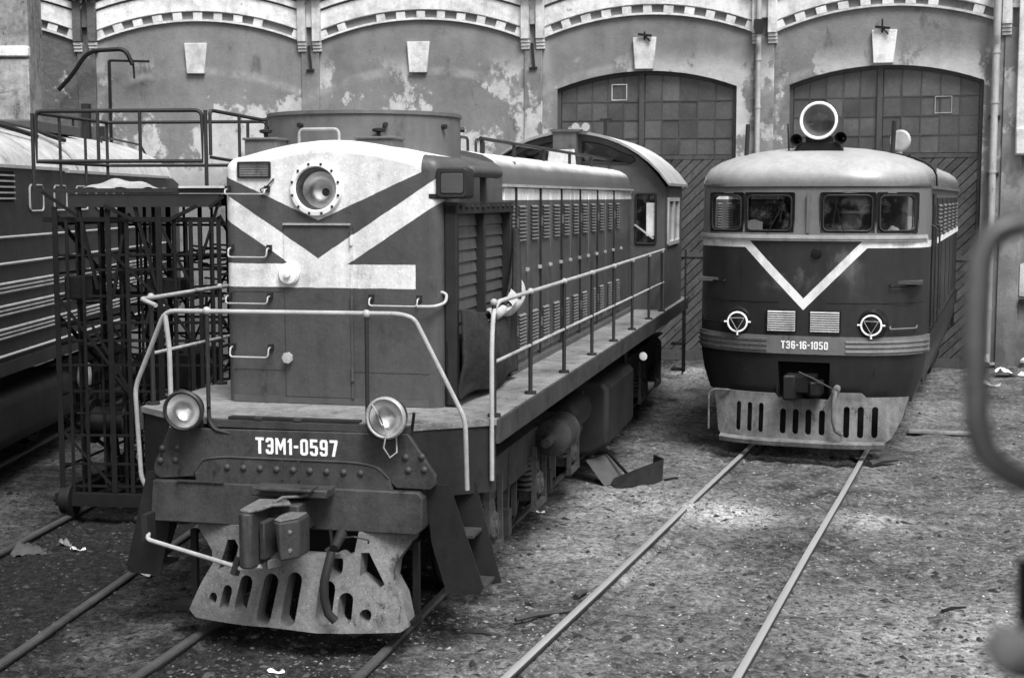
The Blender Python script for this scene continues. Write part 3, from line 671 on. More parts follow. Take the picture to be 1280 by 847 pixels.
for i in range(11): ob('bolt', G().lathe((rx+.11,2.12+.19*i,3.42),(1,0,0),[(.018,0),(.018,.015),(.01,.02)],8), MT['steel_dark'], rad)
# box lamp and cylinder above the radiator
bl = ob('side_lamp', G().prism(rrect(.93,1.2,3.49,3.745,.035), XZ(FY-.02), 0, .22), MT['steel_dark'], L1, .012)
ob('lens', G().prism(rrect(.975,1.165,3.535,3.70,.02), XZ(FY-.032), 0, .013), MT['cab_grey'], bl, .004)
ob('rim', G().plate(rrect(.945,1.19,3.505,3.73,.03),[rrect(.968,1.172,3.528,3.707,.025)],XZ(FY-.03),0,.012), MT['rail_dark'], bl)
ob('bracket', G().box(.86,.96,FY+.0,FY+.1,3.49,3.53), MT['steel_dark'], bl)
ob('signal_horn', G().lathe((1.1,2.35,3.725),(0,1,0),[(.03,0),(.05,.02),(.05,1.05),(.04,1.08)],18), MT['cab_grey'], L1)
ob('hanger', G().bar((1.09,2.9,3.38),(1.09,2.9,3.7),.05), MT['steel_dark'], L1)
# deck
dk = [(-.95,1.05),(.95,1.05),(1.55,1.5),(1.55,15.9),(-1.55,15.9),(-1.55,1.5)]
deck = ob('deck', G().prism(dk, lambda a,b,c: (a,b,c), DZ-.05, DZ), MT['deck'], L1)
for s in (-1,1):
    ob('deck_edge', G().box(s*1.535,s*1.57,1.5,15.9,DZ-.20,DZ-.004), MT['frame_grey'], deck, .004)
    ob('corner_apron', G().prism([(s*.95,1.06),(s*1.53,1.51),(s*1.53,1.56),(s*.95,1.11)], lambda a,b,c: (a,b,c), 1.15, DZ-.055), MT['steel_dark'], deck)
ob('frame_beam', G().box(-.9,.9,1.2,15.6,.95,1.66), MT['steel_black'], L1)
ob('tread_strip', G().box(-.55,.55,1.03,1.12,DZ+.001,DZ+.018), MT['steel_dark'], deck)
# number plate / buffer plate with riveted arch and lower beam
pl = [(-1.04,1.66),(.97,1.68),(1.19,1.36),(1.19,1.29),(1.15,1.25),(.87,1.25),(.82,1.30),(.80,1.34),(.72,1.40),(.55,1.43),(-.58,1.43),(-.75,1.40),(-.81,1.33),(-.83,1.27),(-1.13,1.24),(-1.18,1.28),(-1.18,1.36)]
bp = ob('buffer_plate', G().prism(pl, XZ(.98), 0, .05), MT['frame_grey'], L1, .008)
ob('arch_plate', G().prism([(-.80,1.22),(-.82,1.33),(-.76,1.42),(-.57,1.45),(.55,1.45),(.74,1.42),(.82,1.33),(.85,1.22)], XZ(.955), 0, .05), MT['frame_grey'], bp, .006)
ob('arch_rim', G().tube(rnd_path([(-.80,.955,1.33),(-.74,.955,1.42),(-.56,.955,1.445),(.54,.955,1.445),(.72,.955,1.42),(.82,.955,1.33)],.1),.009,6), MT['frame_grey'], bp)
rv = G().lathe((0,0,0),(0,-1,0),[(.028,0),(.025,.012),(.014,.02),(.002,.023)],10).mesh('rivet'); rv.materials.append(MT['frame_grey'])
for x, z, y in [(-.53+.14*i,1.365,.955) for i in range(9)]+[(-1.10,1.49,.98),(-.97,1.50,.98),(-1.12,1.39,.98),(-.99,1.40,.98),(.95,1.50,.98),(1.08,1.51,.98),(.97,1.40,.98),(1.10,1.41,.98)]:
    o = link('rivet', rv, None, bp); o.location = (x,y,z)
for x in (-.06,.08): ob('rib', G().box(x-.008,x+.008,.945,.96,1.28,1.44), MT['frame_grey'], bp)
lb = ob('lower_beam', G().prism([(-1.20,.90),(1.05,.90),(1.09,.94),(1.10,1.19),(1.06,1.235),(-1.17,1.235)], XZ(.93), 0, .2), MT['frame_grey'], L1, .01)
ob('beam_strip', G().box(-.95,-.55,.915,.935,1.235,1.25), MT['frame_grey'], lb)
number('ТЭМ1-0597', .13, .05, .9745, 1.545, MT['white'], bp)
ob('deck_lip', G().box(-.7,.98,.99,1.06,1.68,1.735), MT['frame_grey'], bp)
# coupler
cp = ob('coupler', G().box(-.08,.22,.58,1.0,.93,1.17), MT['frame_grey'], L1, .015)
ob('claw', G().prism([(-.17,.26),(-.11,.22),(-.04,.24),(-.02,.42),(-.02,.58),(-.15,.60)], lambda a,b,c: (a,b,c), .72, 1.19), MT['frame_grey'], cp, .02, seg=3)
ob('claw_face', G().prism([(-.012,.33),(.045,.31),(.06,.5),(-.012,.5)], lambda a,b,c: (a,b,c), .78, 1.10), MT['frame_grey'], cp, .012)
ob('claw_throat', G().box(.05,.13,.50,.56,.80,1.12), MT['steel_black'], cp)
ob('small_tooth', G().prism([(.12,.48),(.135,.30),(.21,.26),(.33,.40),(.33,.62),(.14,.62)], lambda a,b,c: (a+(.05*(1.12-c)/.3 if a < .2 else 0),b,c), .79, 1.12), MT['frame_grey'], cp, .022, seg=3)
ob('tooth_cap', G().prism([(.125,.46),(.14,.31),(.21,.275),(.315,.41),(.315,.6),(.15,.6)], lambda a,b,c: (a,b,c), 1.121, 1.135), MT['cast'], cp, .008)
ob('lock_lever', G().bar((.02,.40,.72),(.1,.5,.72),.05,.08), MT['cast'], cp, .01)
ob('head_cover', G().prism([(-.16,.265),(-.05,.235),(.02,.34),(.05,.46),(.2,.52),(.12,.64),(-.15,.62)], lambda a,b,c: (a,b,c+.03*(b-.2)), 1.185, 1.215), MT['cast'], cp, .012)
for o_ in cp.children: o_.matrix_local = Matrix.Translation((.08,.45,.96)) @ Matrix.Diagonal((.86,1,.9,1)) @ Matrix.Translation((-.08,-.45,-.96))
ob('chain', G().tube([(.05,.5,1.2),(.1,.56,1.23),(.2,.66,1.22),(.3,.75,1.24)],.012,6), MT['cast'], cp)
for x, z in ((-.10,1.05),(-.10,.85),(.24,1.02),(.24,.88)): ob('bolt', G().lathe((x,.27 if x < 0 else .345,z),(0,-1,0),[(.02,0),(.02,.02),(.01,.025)],6), MT['cast'], cp)
ob('draft_plate', G().box(-.22,.40,.70,.9,1.20,1.265).box(-.14,.30,.62,.80,1.255,1.285), MT['frame_grey'], cp, .01)
g = G().tube(rnd_path([(-1.16,.82,.82),(-1.12,.72,.80),(-.28,.42,.72),(-.14,.36,.70),(.0,.36,.74)],.05),.018,8)
un = ob('uncoupling_rod', g, MT['rail_pale'], L1); ob('rod_bracket', G().box(-1.2,-1.15,.78,.92,.76,.98), MT['steel_dark'], un)
ob('rod_end', G().bar((-.22,.36,.66),(-.20,.42,.78),.05), MT['steel_dark'], un)
# brake hose
ob('hose_valve', G().cyl((.47,.84,.90),(.47,.66,.83),.045,12,.035).cyl((.47,.7,.85),(.40,.68,.80),.02,8).bar((.45,.68,.83),(.44,.67,.98),.018).tube([(.52,.72,.9),(.62,.7,.92),(.72,.74,.89),(.7,.8,.85)],.008,6), MT['steel_dark'], L1)
ob('brake_hose', G().tube([(.45,.66,.80),(.44,.62,.72),(.41,.60,.58),(.41,.60,.45),(.43,.62,.33),(.48,.64,.27)],.034,10), MT['rubber'], L1)
# snow plough / cowcatcher
outl = [(-.86,.905),(-.42,.905),(-.40,.76),(-.32,.71),(.48,.70),(.55,.74),(.58,.905),(1.0,.905),(.97,.82),(.86,.66),(.85,.54),(.93,.40),(.99,.18),(.93,.14),(.3,.145),(.12,.155),(-.1,.165),(-.78,.15),(-.86,.20),(-.76,.42),(-.66,.58),(-.68,.68),(-.82,.82)]
holes = [stadium(-.625,.315,.075,.10,.2), stadium(-.50,.33,.085,.22,.2), stadium(-.335,.38,.115,.31,.18), stadium(-.12,.37,.12,.39,.14), stadium(.08,.38,.12,.41,.10), stadium(.355,.37,.13,.33,.05), stadium(.51,.32,.11,.25,.02), stadium(.665,.27,.09,.10),
         [(-.60,.54),(-.44,.62),(-.42,.74),(-.46,.79),(-.53,.78),(-.55,.70)], stadium(.42,.645,.10,.16), [(.60,.74),(.66,.74),(.79,.50),(.74,.46),(.60,.56)], stadium(-.28,.66,.05,.13)]
g = G().plate(outl, holes, XZ(0), 0, .18); me = g.mesh('cowcatcher', 50); slice_x(me, [-.75,-.6,-.45,-.3,-.15,0,.15,.3,.45,.6,.75,.9])
for v in me.vertices:
    x, z = v.co.x, v.co.z; v.co.y += .86-.28*max(0,(.8-z))**1.1+.33*max(0,abs(x-.05)-.22)**1.4
me.set_sharp_from_angle(angle=R_(35))
cw = link('cowcatcher', me, MT['cast'], L1, .03, 4)
for s, x0 in ((-1,-.98),(1,.92)): ob('rail_guard', G().box(x0-.07,x0+.10,.95,1.15,.17,.21).bar((x0+.06,1.15,.2),(x0+.06,1.15,.8),.05), MT['steel_black'], cw)
ob('pilot_backing', G().box(-.6,.7,1.15,1.2,.3,1.0), MT['steel_black'], L1)
# corner steps: stringer plates and treads
for s in (-1,1):
    st = ob('step_plate', G().prism([(1.08,1.28),(1.28,1.28),(1.53,.46),(1.50,.40),(1.23,.39),(1.12,.80)], lambda a,b,c: (s*a, 1.06+c+.10*(1.2-b), b), 0, .015), MT['steel_dark'], L1)
    ob('step_plate', G().prism([(1.16,1.24),(1.40,1.24),(1.60,.42),(1.36,.38),(1.2,.8)], lambda a,b,c: (s*a, 1.40+c+.06*(1.2-b), b), 0, .015), MT['steel_dark'], L1)
    for z, xo in ((.46,1.39),(.86,1.29)): ob('step_tread', G().box(s*(xo-.18),s*(xo+.16),1.10+.10*(1.2-z),1.395+.06*(1.2-z),z-.012,z+.012), MT['frame_grey'], L1)
# lower front lamps on brackets
for x, yaw in ((-.85,-.12),(.86,.1)):
    ax = Vector((math.sin(yaw)*-1,-1,-.02)).normalized(); o_ = Vector((x,.98,1.83))
    lp = ob('buffer_lamp', G().lathe(o_,ax,[(.03,-.02),(.09,.0),(.135,.05),(.15,.10),(.155,.15),(.15,.175),(.138,.18),(.135,.165)],28,False), MT['steel_dark'] if x > 0 else MT['steel_dark'], L1)
    ob('rim', G().lathe(o_,ax,[(.158,.145),(.165,.15),(.165,.175),(.15,.187),(.136,.18)],28,False), MT['pipe'] if x > 0 else MT['rail_dark'], lp)
    ob('reflector', G().lathe(o_,ax,[(.14,.16),(.12,.11),(.08,.065),(.03,.045),(.004,.04)],24,False), MT['mirror'], lp)
    ob('lens', G().lathe(o_,ax,[(.14,.168),(.1,.19),(.05,.2),(.003,.203)],24,False), MT['lens'], lp)
    ob('bracket', G().box(x-.08,x+.08,1.0,1.1,1.60,1.72).bar((x-.12,1.05,1.70),(x-.16,.98,1.85),.02).bar((x+.12,1.05,1.70),(x+.16,.98,1.85),.02), MT['steel_dark'], lp)
ob('dangling_wire', G().tube([(.74,.80,1.93),(.80,.79,1.85),(.86,.785,1.72),(.83,.80,1.6),(.87,.83,1.52),(.92,.85,1.56),(.9,.9,1.68)],.006,6), MT['rail_pale'], L1)
# front railing
rl = ob('front_rail', G().tube(rnd_path([(-1.27,1.35,.92),(-1.42,1.22,1.15),(-1.42,1.15,1.95),(-1.06,1.0,2.60),(.90,1.0,2.61),(1.02,1.0,2.58),(1.41,1.05,1.80),(1.41,1.1,1.24)],.09),.0185,10), MT['rail_pale'], L1)
for x, yb in ((-.70,1.0),(.635,1.0)):
    p_ = ob('rail_post', G().tube(rnd_path([(x,yb,2.60),(x,yb,1.74),(x+.05,yb-.02,1.66),(x+.22,yb+.0,1.62)],.05),.018,8), MT['rail_dark'], rl)
    ob('rail_joint', G().sphere((x,yb,2.605),.034,8), MT['rail_pale'], p_)
ob('rail_post', G().tube(rnd_path([(-1.06,1.0,2.57),(-1.04,1.02,2.3),(-1.05,1.05,1.6)],.05),.02,8), MT['rail_pale'], rl)
# side railings along both walkways
for s in (1,-1):
    mt = MT['rail_pale']
    if s > 0: path = [(1.52,1.46,1.25),(1.52,1.46,2.30),(1.51,1.55,2.58),(1.5,1.75,2.66),(1.5,7,2.67),(1.5,12.85,2.69)]
    else: path = [(-1.15,1.02,2.64),(-1.35,1.15,2.68),(-1.45,1.5,2.66),(-1.5,2.5,2.66),(-1.5,12.8,2.66)]
    sr = ob('side_rail', G().tube(rnd_path(path,.12),.0185,10), mt, L1)
    ob('middle_rail', G().tube([(s*1.5,1.62,2.18),(s*1.5,12.85,2.18)],.015,8), mt, sr)
    for y in (1.62,3.0,4.6,6.25,7.82,9.4,11.1,12.6):
        p_ = ob('rail_post', G().cyl((s*1.5,y,DZ),(s*1.5,y,2.66),.02,8), MT['rail_dark'], sr)
        ob('post_base', G().cyl((s*1.5,y,DZ),(s*1.5,y,DZ+.025),.055,10), MT['rail_dark'], p_); ob('rail_joint', G().sphere((s*1.5,y,2.665),.031,6), mt, p_)
# cab
CY0, CY1 = 12.9, 15.35
def carch(x, zc=4.5, ze=3.68, hw=1.5): Rr = (hw*hw+(zc-ze)**2)/(2*(zc-ze)); return zc-Rr+math.sqrt(Rr*Rr-x*x)
arch = [(1.5-3.0*i/20, carch(1.5-3.0*i/20)) for i in range(21)]
hole_r = rrect(1.045,1.36,2.78,3.56,.03)
win_u = lambda s: [(s*.18,4.05),(s*.95,4.03),(s*1.02,4.08),(s*.98,4.14)]+[(s*x, carch(x)-.11) for x in (.85,.7,.55,.4,.2)]
outl = [(-1.5,DZ)]+[(1.5,DZ)]+arch
cabf = ob('cab_front', G().plate(outl, [hole_r,[(-a,b) for a,b in reversed(hole_r)],win_u(1),win_u(-1)], XZ(CY0), 0, .05), MT['cab_grey'], L1)
ob('cab_rear', G().prism(outl, XZ(CY1-.05), 0, .05), MT['cab_grey'], L1)
for h_ in (hole_r, win_u(1), win_u(-1), [(-a,b) for a,b in reversed(hole_r)]):
    ob('window', G().tube([(a,CY0-.008,b) for a,b in h_],.018,6,True), MT['steel_dark'], L1)
    ob('glass', G().prism(h_, XZ(CY0+.02), 0, .006), MT['glass'], cabf)
for s in (-1,1):
    cs = G().plate([(CY0+.05,DZ),(CY1-.05,DZ),(CY1-.05,3.68),(CY0+.05,3.68)], [rrect(13.25,14.75,2.72,3.5,.04)], lambda a,b,c: (s*1.5+s*c,a,b), -.04, 0)
    csd = ob('cab_side', cs, MT['cab_grey'], L1)
    ob('glass', G().box(s*1.485,s*1.49,13.25,14.75,2.72,3.5), MT['glass'], csd)
for y0,y1 in ((13.25,13.98),(13.98,14.75)): ob('sliding_window', G().plate(rrect(y0,y1,2.74,3.5,.03),[rrect(y0+.06,y1-.06,2.80,3.44,.02)],lambda a,b,c: (1.5+c,a,b),-.01,.03), MT['rail_pale'], csd)
ob('paper_blind', G().box(1.21,1.35,CY0+.010,CY0+.014,2.90,3.42), MT['wood_pale'], cabf)
ob('wiper', G().bar((1.03,CY0-.03,3.08),(1.33,CY0-.03,2.86),.025), MT['rail_pale'], cabf)
g = G(); n = 21
a2 = [(1.58-3.16*i/20, carch(1.5-3.0*i/20)+.0) for i in range(21)]
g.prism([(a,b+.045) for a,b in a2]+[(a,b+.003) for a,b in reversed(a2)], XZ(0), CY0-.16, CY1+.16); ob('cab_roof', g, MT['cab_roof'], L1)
ob('cab_floor', G().box(-1.45,1.45,CY0+.06,CY1-.06,DZ+.01,DZ+.03), MT['interior'], L1)
rv_ = ob('roof_vent', G().box(-.22,.15,CY0-.35,CY0-.17,4.16,4.52).box(-.26,.20,CY0-.38,CY0-.15,4.52,4.56), MT['hood'], L1)
ob('plywood_board', G().prism([(-.30,3.98),(.16,3.98),(.13,4.25),(-.27,4.24)], XZ(CY0-.40), 0, .012), MT['wood_pale'], L1)
for dx_ in (.06,.22): ob('horn', G().lathe((dx_,CY0-.1,4.60),(.5,-1,0),[(.02,-.25),(.03,.0),(.055,.1),(.065,.12)],14), MT['chrome'], rv_)
ob('aerial', G().bar((.45,13.5,4.45),(.45,13.5,4.75),.05).bar((.36,13.5,4.75),(.56,13.5,4.75),.04), MT['steel_dark'], L1)
ob('cab_steps', G().box(1.35,1.58,15.2,15.5,.5,.53).box(1.35,1.58,15.2,15.5,.95,.98).bar((1.56,15.2,.45),(1.56,15.2,1.7),.03).bar((1.56,15.5,.45),(1.56,15.5,2.6),.03), MT['steel_dark'], L1)
# running gear
def wheelset(parent, y, r=.525):
    for s in (-1,1):
        w_ = ob('wheel', G().lathe((s*.725,y,r),(s,0,0),[(.06,-.02),(.45,-.0),(.56,0),(.56,.03),(r,.045),(r-.01,.135),(.44,.135),(.42,.06),(.15,.06),(.12,.12),(.01,.12)],28), MT['steel_black'], parent)
def bogie(parent, ys, zf=.62, xf=1.08):
    g = G()
    for s in (-1,1):
        g.prism([(ys[0]-.85,.62),(ys[0]-.85,.95),(ys[0]-.3,1.10),(ys[2]+.3,1.10),(ys[2]+.85,.95),(ys[2]+.85,.62),(ys[2]+.3,.72),(ys[0]+.3,.72),(ys[0]-.3,.72)], lambda a,b_,c: (s*xf+c,a,b_), -.05, .05)
        g.box(s*xf-.07,s*xf+.07,ys[0]-.84,ys[2]+.84,1.09,1.125)
    b = ob('bogie', g, MT['bogie'], parent, .01)
    for y in ys:
        wheelset(b, y)
        for s in (-1,1):
            ab = ob('axle_box', G().prism([(y-.19,.36),(y+.19,.36),(y+.19,.62),(y+.13,.76),(y-.13,.76),(y-.19,.62)], lambda a,b_,c: (s*xf+s*c,a,b_), -.1, .07), MT['axle'], b, .02)
            ob('cover', G().lathe((s*(xf+.07),y,.53),(s,0,0),[(.135,0),(.135,.025),(.11,.045),(.06,.05),(.05,.065),(.01,.066)],14), MT['axle'], ab)
            for q in (45,135,225,315): t = R_(q); ob('bolt', G().lathe((s*(xf+.095),y+.115*math.cos(t),.53+.115*math.sin(t)),(s,0,0),[(.016,0),(.016,.02),(.008,.024)],6), MT['axle'], ab)
            ob('hanger', G().bar((s*(xf+.09),y-.26,.30),(s*(xf+.09),y-.24,.95),.05,.03).bar((s*(xf+.09),y+.26,.30),(s*(xf+.09),y+.24,.95),.05,.03).bar((s*(xf+.09),y-.30,.31),(s*(xf+.09),y+.30,.31),.05,.06), MT['axle'], b)
            for q in (-.33,.33):
                g2 = G()
                for i in range(7): g2.lathe((s*xf,y+q,.50+.055*i),(0,0,1),[(.055,0),(.085,.012),(.085,.028),(.055,.04)],12)
                ob('spring', g2, MT['bogie'], b)
    for i in range(2):
        for s in (-1,1): ob('brake_rigging', G().bar((s*(xf+.02),ys[i]+.72,.3),(s*(xf+.02),ys[i]+.8,1.05),.07).bar((s*(xf-.2),ys[i]+.62,.42),(s*(xf+.1),ys[i]+.62,.42),.12,.25).bar((s*xf,ys[i]+1.2,.35),(s*xf,ys[i]+1.25,.95),.05), MT['bogie'], b)
    return b
bogie(L1, (2.95,4.95,6.9)); bogie(L1, (10.9,12.85,14.85))
ob('number_stencil', G().box(1.131,1.134,3.0,3.16,.93,1.02), MT['paper'], L1)
ob('fuel_tank', G().prism([(1.42,.42),(1.42,1.12),(1.34,1.22),(-1.34,1.22),(-1.42,1.12),(-1.42,.42),(-1.2,.28),(1.2,.28)], lambda a,b,c: (a,c,b), 7.95, 10.2), MT['steel_dark'], L1, .06, seg=3)
ac = ob('brake_cylinder', G().lathe((1.30,4.9,1.0),(0,1,0),[(.05,-.25),(.06,0),(.12,.02),(.19,.06),(.2,.1),(.2,.14),(.18,.15),(.18,.6),(.2,.61),(.2,.66),(.1,.7)],24), MT['bogie'], L1)
ob('cylinder_band', G().lathe((1.30,5.2,1.0),(0,1,0),[(.185,0),(.195,.005),(.195,.05),(.185,.055)],24), MT['rail_dark'], ac)
ob('air_tank', G().lathe((1.2,5.95,1.05),(0,1,0),[(.05,0),(.15,.03),(.2,.1),(.2,.9),(.15,.97),(.05,1.0)],20), MT['steel_black'], L1)
ob('white_cap', G().lathe((1.52,10.35,1.28),(.6,-1,.3),[(.06,0),(.06,.02),(.002,.03)],14), MT['lining'], L1)
ob('sand_pipe', G().tube([(1.3,10.0,1.6),(1.32,10.1,1.0),(1.1,10.2,.3)],.04,8).tube([(1.3,2.1,1.55),(1.25,2.2,1.0),(1.0,2.35,.25)],.035,8), MT['steel_black'], L1)
ob('under_lining', G().box(-1.25,1.25,1.7,15.7,1.45,1.6), MT['steel_black'], L1)
# padded winter cover hanging in front of the radiator: its own thing
def cloth(u, v):
    y = 2.06+2.0*u; zt = 2.57-.10*math.sin(u*2.4)+ .62*max(0,(u-.72)/.28)**2.2; zb = 1.80+.03*math.sin(u*9)
    z = zt+(zb-zt)*v; bulge = .10*math.sin(v*math.pi*.9)*math.sin(min(u*1.15,1)*math.pi)
    w_ = .16*float(fbm(np.array(u*2.2+3), np.array(v*1.3), 77, 4, 1.6)); return (1.12+bulge+w_*.5+.012*math.sin(u*9+v*4), y, z+.25*w_*(1-v))
CV = empty('canvas_cover', O1, H1, label='dark padded canvas cover hanging over the radiator shutters of the shunting locomotive', cat='cover')
g = G().grid(cloth, 60, 40); c_ = ob('blanket', g, MT['canvas'], CV); sm = c_.modifiers.new('thick','SOLIDIFY'); sm.thickness = .03
def hem(u, v):
    a = Vector(cloth(u, 0)); t = v*3.6; return (a.x+.045*math.sin(t)+.02, a.y, a.z+.05*math.cos(t)-.03+.012*math.sin(u*31))
ob('folded_lining', G().grid(lambda u,v: hem(.40+.38*u, v), 26, 8), MT['lining'], CV)
ob('pale_flap', G().grid(lambda u,v: (1.15+.09*math.sin(v*3)+.03*math.sin(u*9), 3.35+.5*u+.1*v, 2.43+.13*v+.05*math.sin(u*7)+.16*u*v), 12, 8), MT['lining'], CV)
ob('rolled_edge', G().tube([(1.2,3.75,2.55),(1.17,3.9,2.78),(1.14,4.02,3.05),(1.12,4.06,3.2)],[.05,.045,.04,.03],8), MT['canvas'], CV)

# ------------------------------------------------------------------ dark box-cab locomotive with the V stripe
L2 = empty('mainline_locomotive', O2, H2, label='dark box-cab locomotive numbered 1050 with white V stripe and roof searchlight', cat='locomotive')
YF, YR = 9.42, 20.5
EXPN = 2.6
def nose_y(u, y0, d): return y0+d*(1-math.sqrt(max(0,1-abs(u)**EXPN)))
WIN = [(-1.37,-.85),(-.825,-.15),(.20,.895),(.92,1.42)]; WZ0, WZ1 = 3.03, 3.56
us = sorted(set([0,.03]+[round(x/1.56,4) for w_ in WIN for x in w_]+[-.7,.7,-.35,.35,-.2,.45,-.6,-.2115,.2372,.93,-.93,.955,-.955,.975,-.975,.99,-.99,.998,-.998,1,-1]))
def ring(z, w, y0, d): return [(-w,YR,z),(-w,16,z),(-w,13,z),(-w,11.2,z)]+[(u*w, nose_y(u,y0,d), z) for u in us]+[(w,11.2,z),(w,13,z),(w,16,z),(w,YR,z)]
def body(name, rings, mat, holes=None, sharp=35):
    g = G(); n = len(us)+8; vs = []; fs = []
    for r in rings: vs += ring(*r)
    for i in range(len(rings)-1):
        for j in range(n-1):
            if name == 'body' and 4 <= j < n-5 and us[j-4] > -.2120 and us[j-3] < .2377 and rings[i+1][0] < 1.31: continue
            if holes and 4 <= j < n-5:
                u0, u1 = us[j-4]*1.56, us[j-3]*1.56; z0, z1 = rings[i][0], rings[i+1][0]
                if any(u0 > w_[0]-.005 and u1 < w_[1]+.005 for w_ in holes) and z0 > WZ0-.005 and z1 < WZ1+.005: continue
            fs.append((i*n+j, i*n+j+1, (i+1)*n+j+1, (i+1)*n+j))
    return ob(name, g.add(vs, fs), mat, L2, sharp=sharp)
body('body', [(.82,1.43,YF+.14,.85),(1.1,1.52,YF+.05,.95),(1.30,1.55,YF+.01,.99),(1.40,1.56,YF,1.0),(1.66,1.56,YF,1.0),(2.2,1.56,YF,1.0),(2.93,1.56,YF+.01,1.0)], MT['te_nose'])
body('window_band', [(2.93,1.56,YF+.01,1.0),(WZ0,1.56,YF+.02,1.0),(3.3,1.56,YF+.035,1.0),(WZ1,1.555,YF+.05,1.0),(3.64,1.555,YF+.055,1.0)], MT['te_grey'], WIN)
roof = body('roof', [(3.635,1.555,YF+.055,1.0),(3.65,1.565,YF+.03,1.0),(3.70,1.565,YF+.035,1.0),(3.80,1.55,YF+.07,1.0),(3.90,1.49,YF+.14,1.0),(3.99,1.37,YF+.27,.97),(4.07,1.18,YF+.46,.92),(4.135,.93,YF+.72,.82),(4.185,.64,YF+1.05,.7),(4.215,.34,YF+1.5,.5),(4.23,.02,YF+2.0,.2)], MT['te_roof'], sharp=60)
ob('rear_wall', G().box(-1.55,1.55,YR-.02,YR,.9,3.7), MT['te_dark'], L2)
def nstrip(name, z0, z1, off, mat, parent, u0=-1, u1=1, n=40, y0=YF, w=1.56, d=1.0, back=.0):       # band that follows the nose, proud by off
    g = G(); vs = []; fs = []
    for i in range(n+1):
        u = u0+(u1-u0)*i/n; u = max(-.9995, min(.9995, u)); y = nose_y(u,y0,d); e = 1e-3
        t = Vector((2*e*w, nose_y(min(u+e,.9999),y0,d)-nose_y(max(u-e,-.9999),y0,d))).normalized(); nx_, ny_ = t.y, -t.x
        for o_, z in ((back,z0),(off,z0),(off,z1),(back,z1)): vs.append((u*w+nx_*o_, y+ny_*o_, z))
    for i in range(n):
        for j in range(4): fs.append((i*4+j, i*4+(j+1) % 4, i*4+4+(j+1) % 4, i*4+4+j))
    return ob(name, g.add(vs, fs+[(0,1,2,3), tuple(n*4+j for j in (3,2,1,0))]), mat, parent)
for s in (-1,1): ob('drip_rail', G().box(s*1.56,s*1.60,10.5,YR,3.62,3.66), MT['te_grey'], L2)
nstrip('window_sill', 2.955, 3.005, .035, MT['pipe'], L2, -.97, .97)
nstrip('sill_panel', 2.925, 2.955, .02, MT['pipe'], L2, -.985, .985)
belt = nstrip('belt', 1.41, 1.65, .035, MT['te_grey'], L2)
for z in (1.46,1.525,1.59):
    for a, b in ((-.995,-.30),(.36,.995)): nstrip('belt_strip', z-.013, z+.013, .05, MT['chrome'], belt, a, b, 24, back=.034)
for s in (-1,1): ob('side_belt', G().box(s*1.56,s*1.59,10.4,YR,1.41,1.65), MT['te_dark'], L2)
number('ТЭ6-16-1050', .105, .03, YF-.039, 1.532, MT['white'], belt)
# windows: rubber frames, panes
def wpt(x, z): return (x, nose_y(x/1.56, YF+.035, 1.0), z)
for a, b in WIN:
    k = 10
    lo = [wpt(x,z) for x, z in rrect(a+.035,b-.035,WZ0+.03,WZ1-.03,.07,5)]
    g = G(); inner = rrect(a+.035,b-.035,WZ0+.03,WZ1-.03,.07,5); outer = rrect(a-.012,b+.012,WZ0-.012,WZ1+.012,.03,5)
    n = len(inner); vs = [wpt(x,z) for x,z in outer]+[(p[0],p[1]+.012,p[2]) for p in (wpt(x,z) for x,z in inner)]+[(p[0],p[1]+.06,p[2]) for p in (wpt(x,z) for x,z in inner)]
    vs = [(v[0],v[1]-.012,v[2]) for v in vs[:n]]+vs[n:]
    fs = [(i,(i+1) % n,n+(i+1) % n,n+i) for i in range(n)]+[(n+i,n+(i+1) % n,2*n+(i+1) % n,2*n+i) for i in range(n)]
    wf = ob('window', G().add(vs, fs), MT['te_dark'], L2)
    g.tube([(p[0],p[1]-.004,p[2]) for p in lo], .012, 6, True); ob('rubber_seal', g, MT['rail_dark'], wf)
    ob('pane', G().grid(lambda u,v: (lambda p: (p[0],p[1]+.03,p[2]))(wpt(a+.02+(b-a-.04)*u, WZ0+.02+(WZ1-WZ0-.04)*v)), 6, 1), MT['glass'], wf)
ob('centre_post', G().box(.02,.06,YF+.0,YF+.03,WZ0,WZ1), MT['te_grey'], L2)
for x0, x1 in ((-.5,-.30),(.52,.40)):
    y_ = YF+.02; ob('wiper', G().bar((x0,y_-.03,3.02),(x1,y_-.02,3.40),.012).bar((x1-.03,y_-.025,3.18),(x1+.02,y_-.025,3.50),.014), MT['te_dark'], L2)
for z in (2.10,): nstrip('panel_joint', z-.004, z+.004, .004, MT['te_dark'], L2, -.97, -.2, 20); nstrip('panel_joint', z-.004, z+.004, .004, MT['te_dark'], L2, .2, .97, 20)
# cab interior
ob('cab_floor', G().box(-1.5,1.5,9.75,12.2,2.35,2.4), MT['interior'], L2)
ob('bulkhead', G().box(-1.53,1.53,12.2,12.25,1.7,4.0), MT['interior'], L2)
ob('control_desk', G().box(-1.1,-.25,9.82,10.2,2.4,2.95), MT['interior'], L2); ob('control_desk', G().box(.15,1.1,9.82,10.2,2.4,2.93), MT['interior'], L2)
for xs_ in (-.8,.5): ob('driver_seat', G().box(xs_,xs_+.5,10.9,11.3,2.4,2.95).box(xs_,xs_+.5,11.31,11.4,2.9,3.4), MT['steel_dark'], L2, .03)
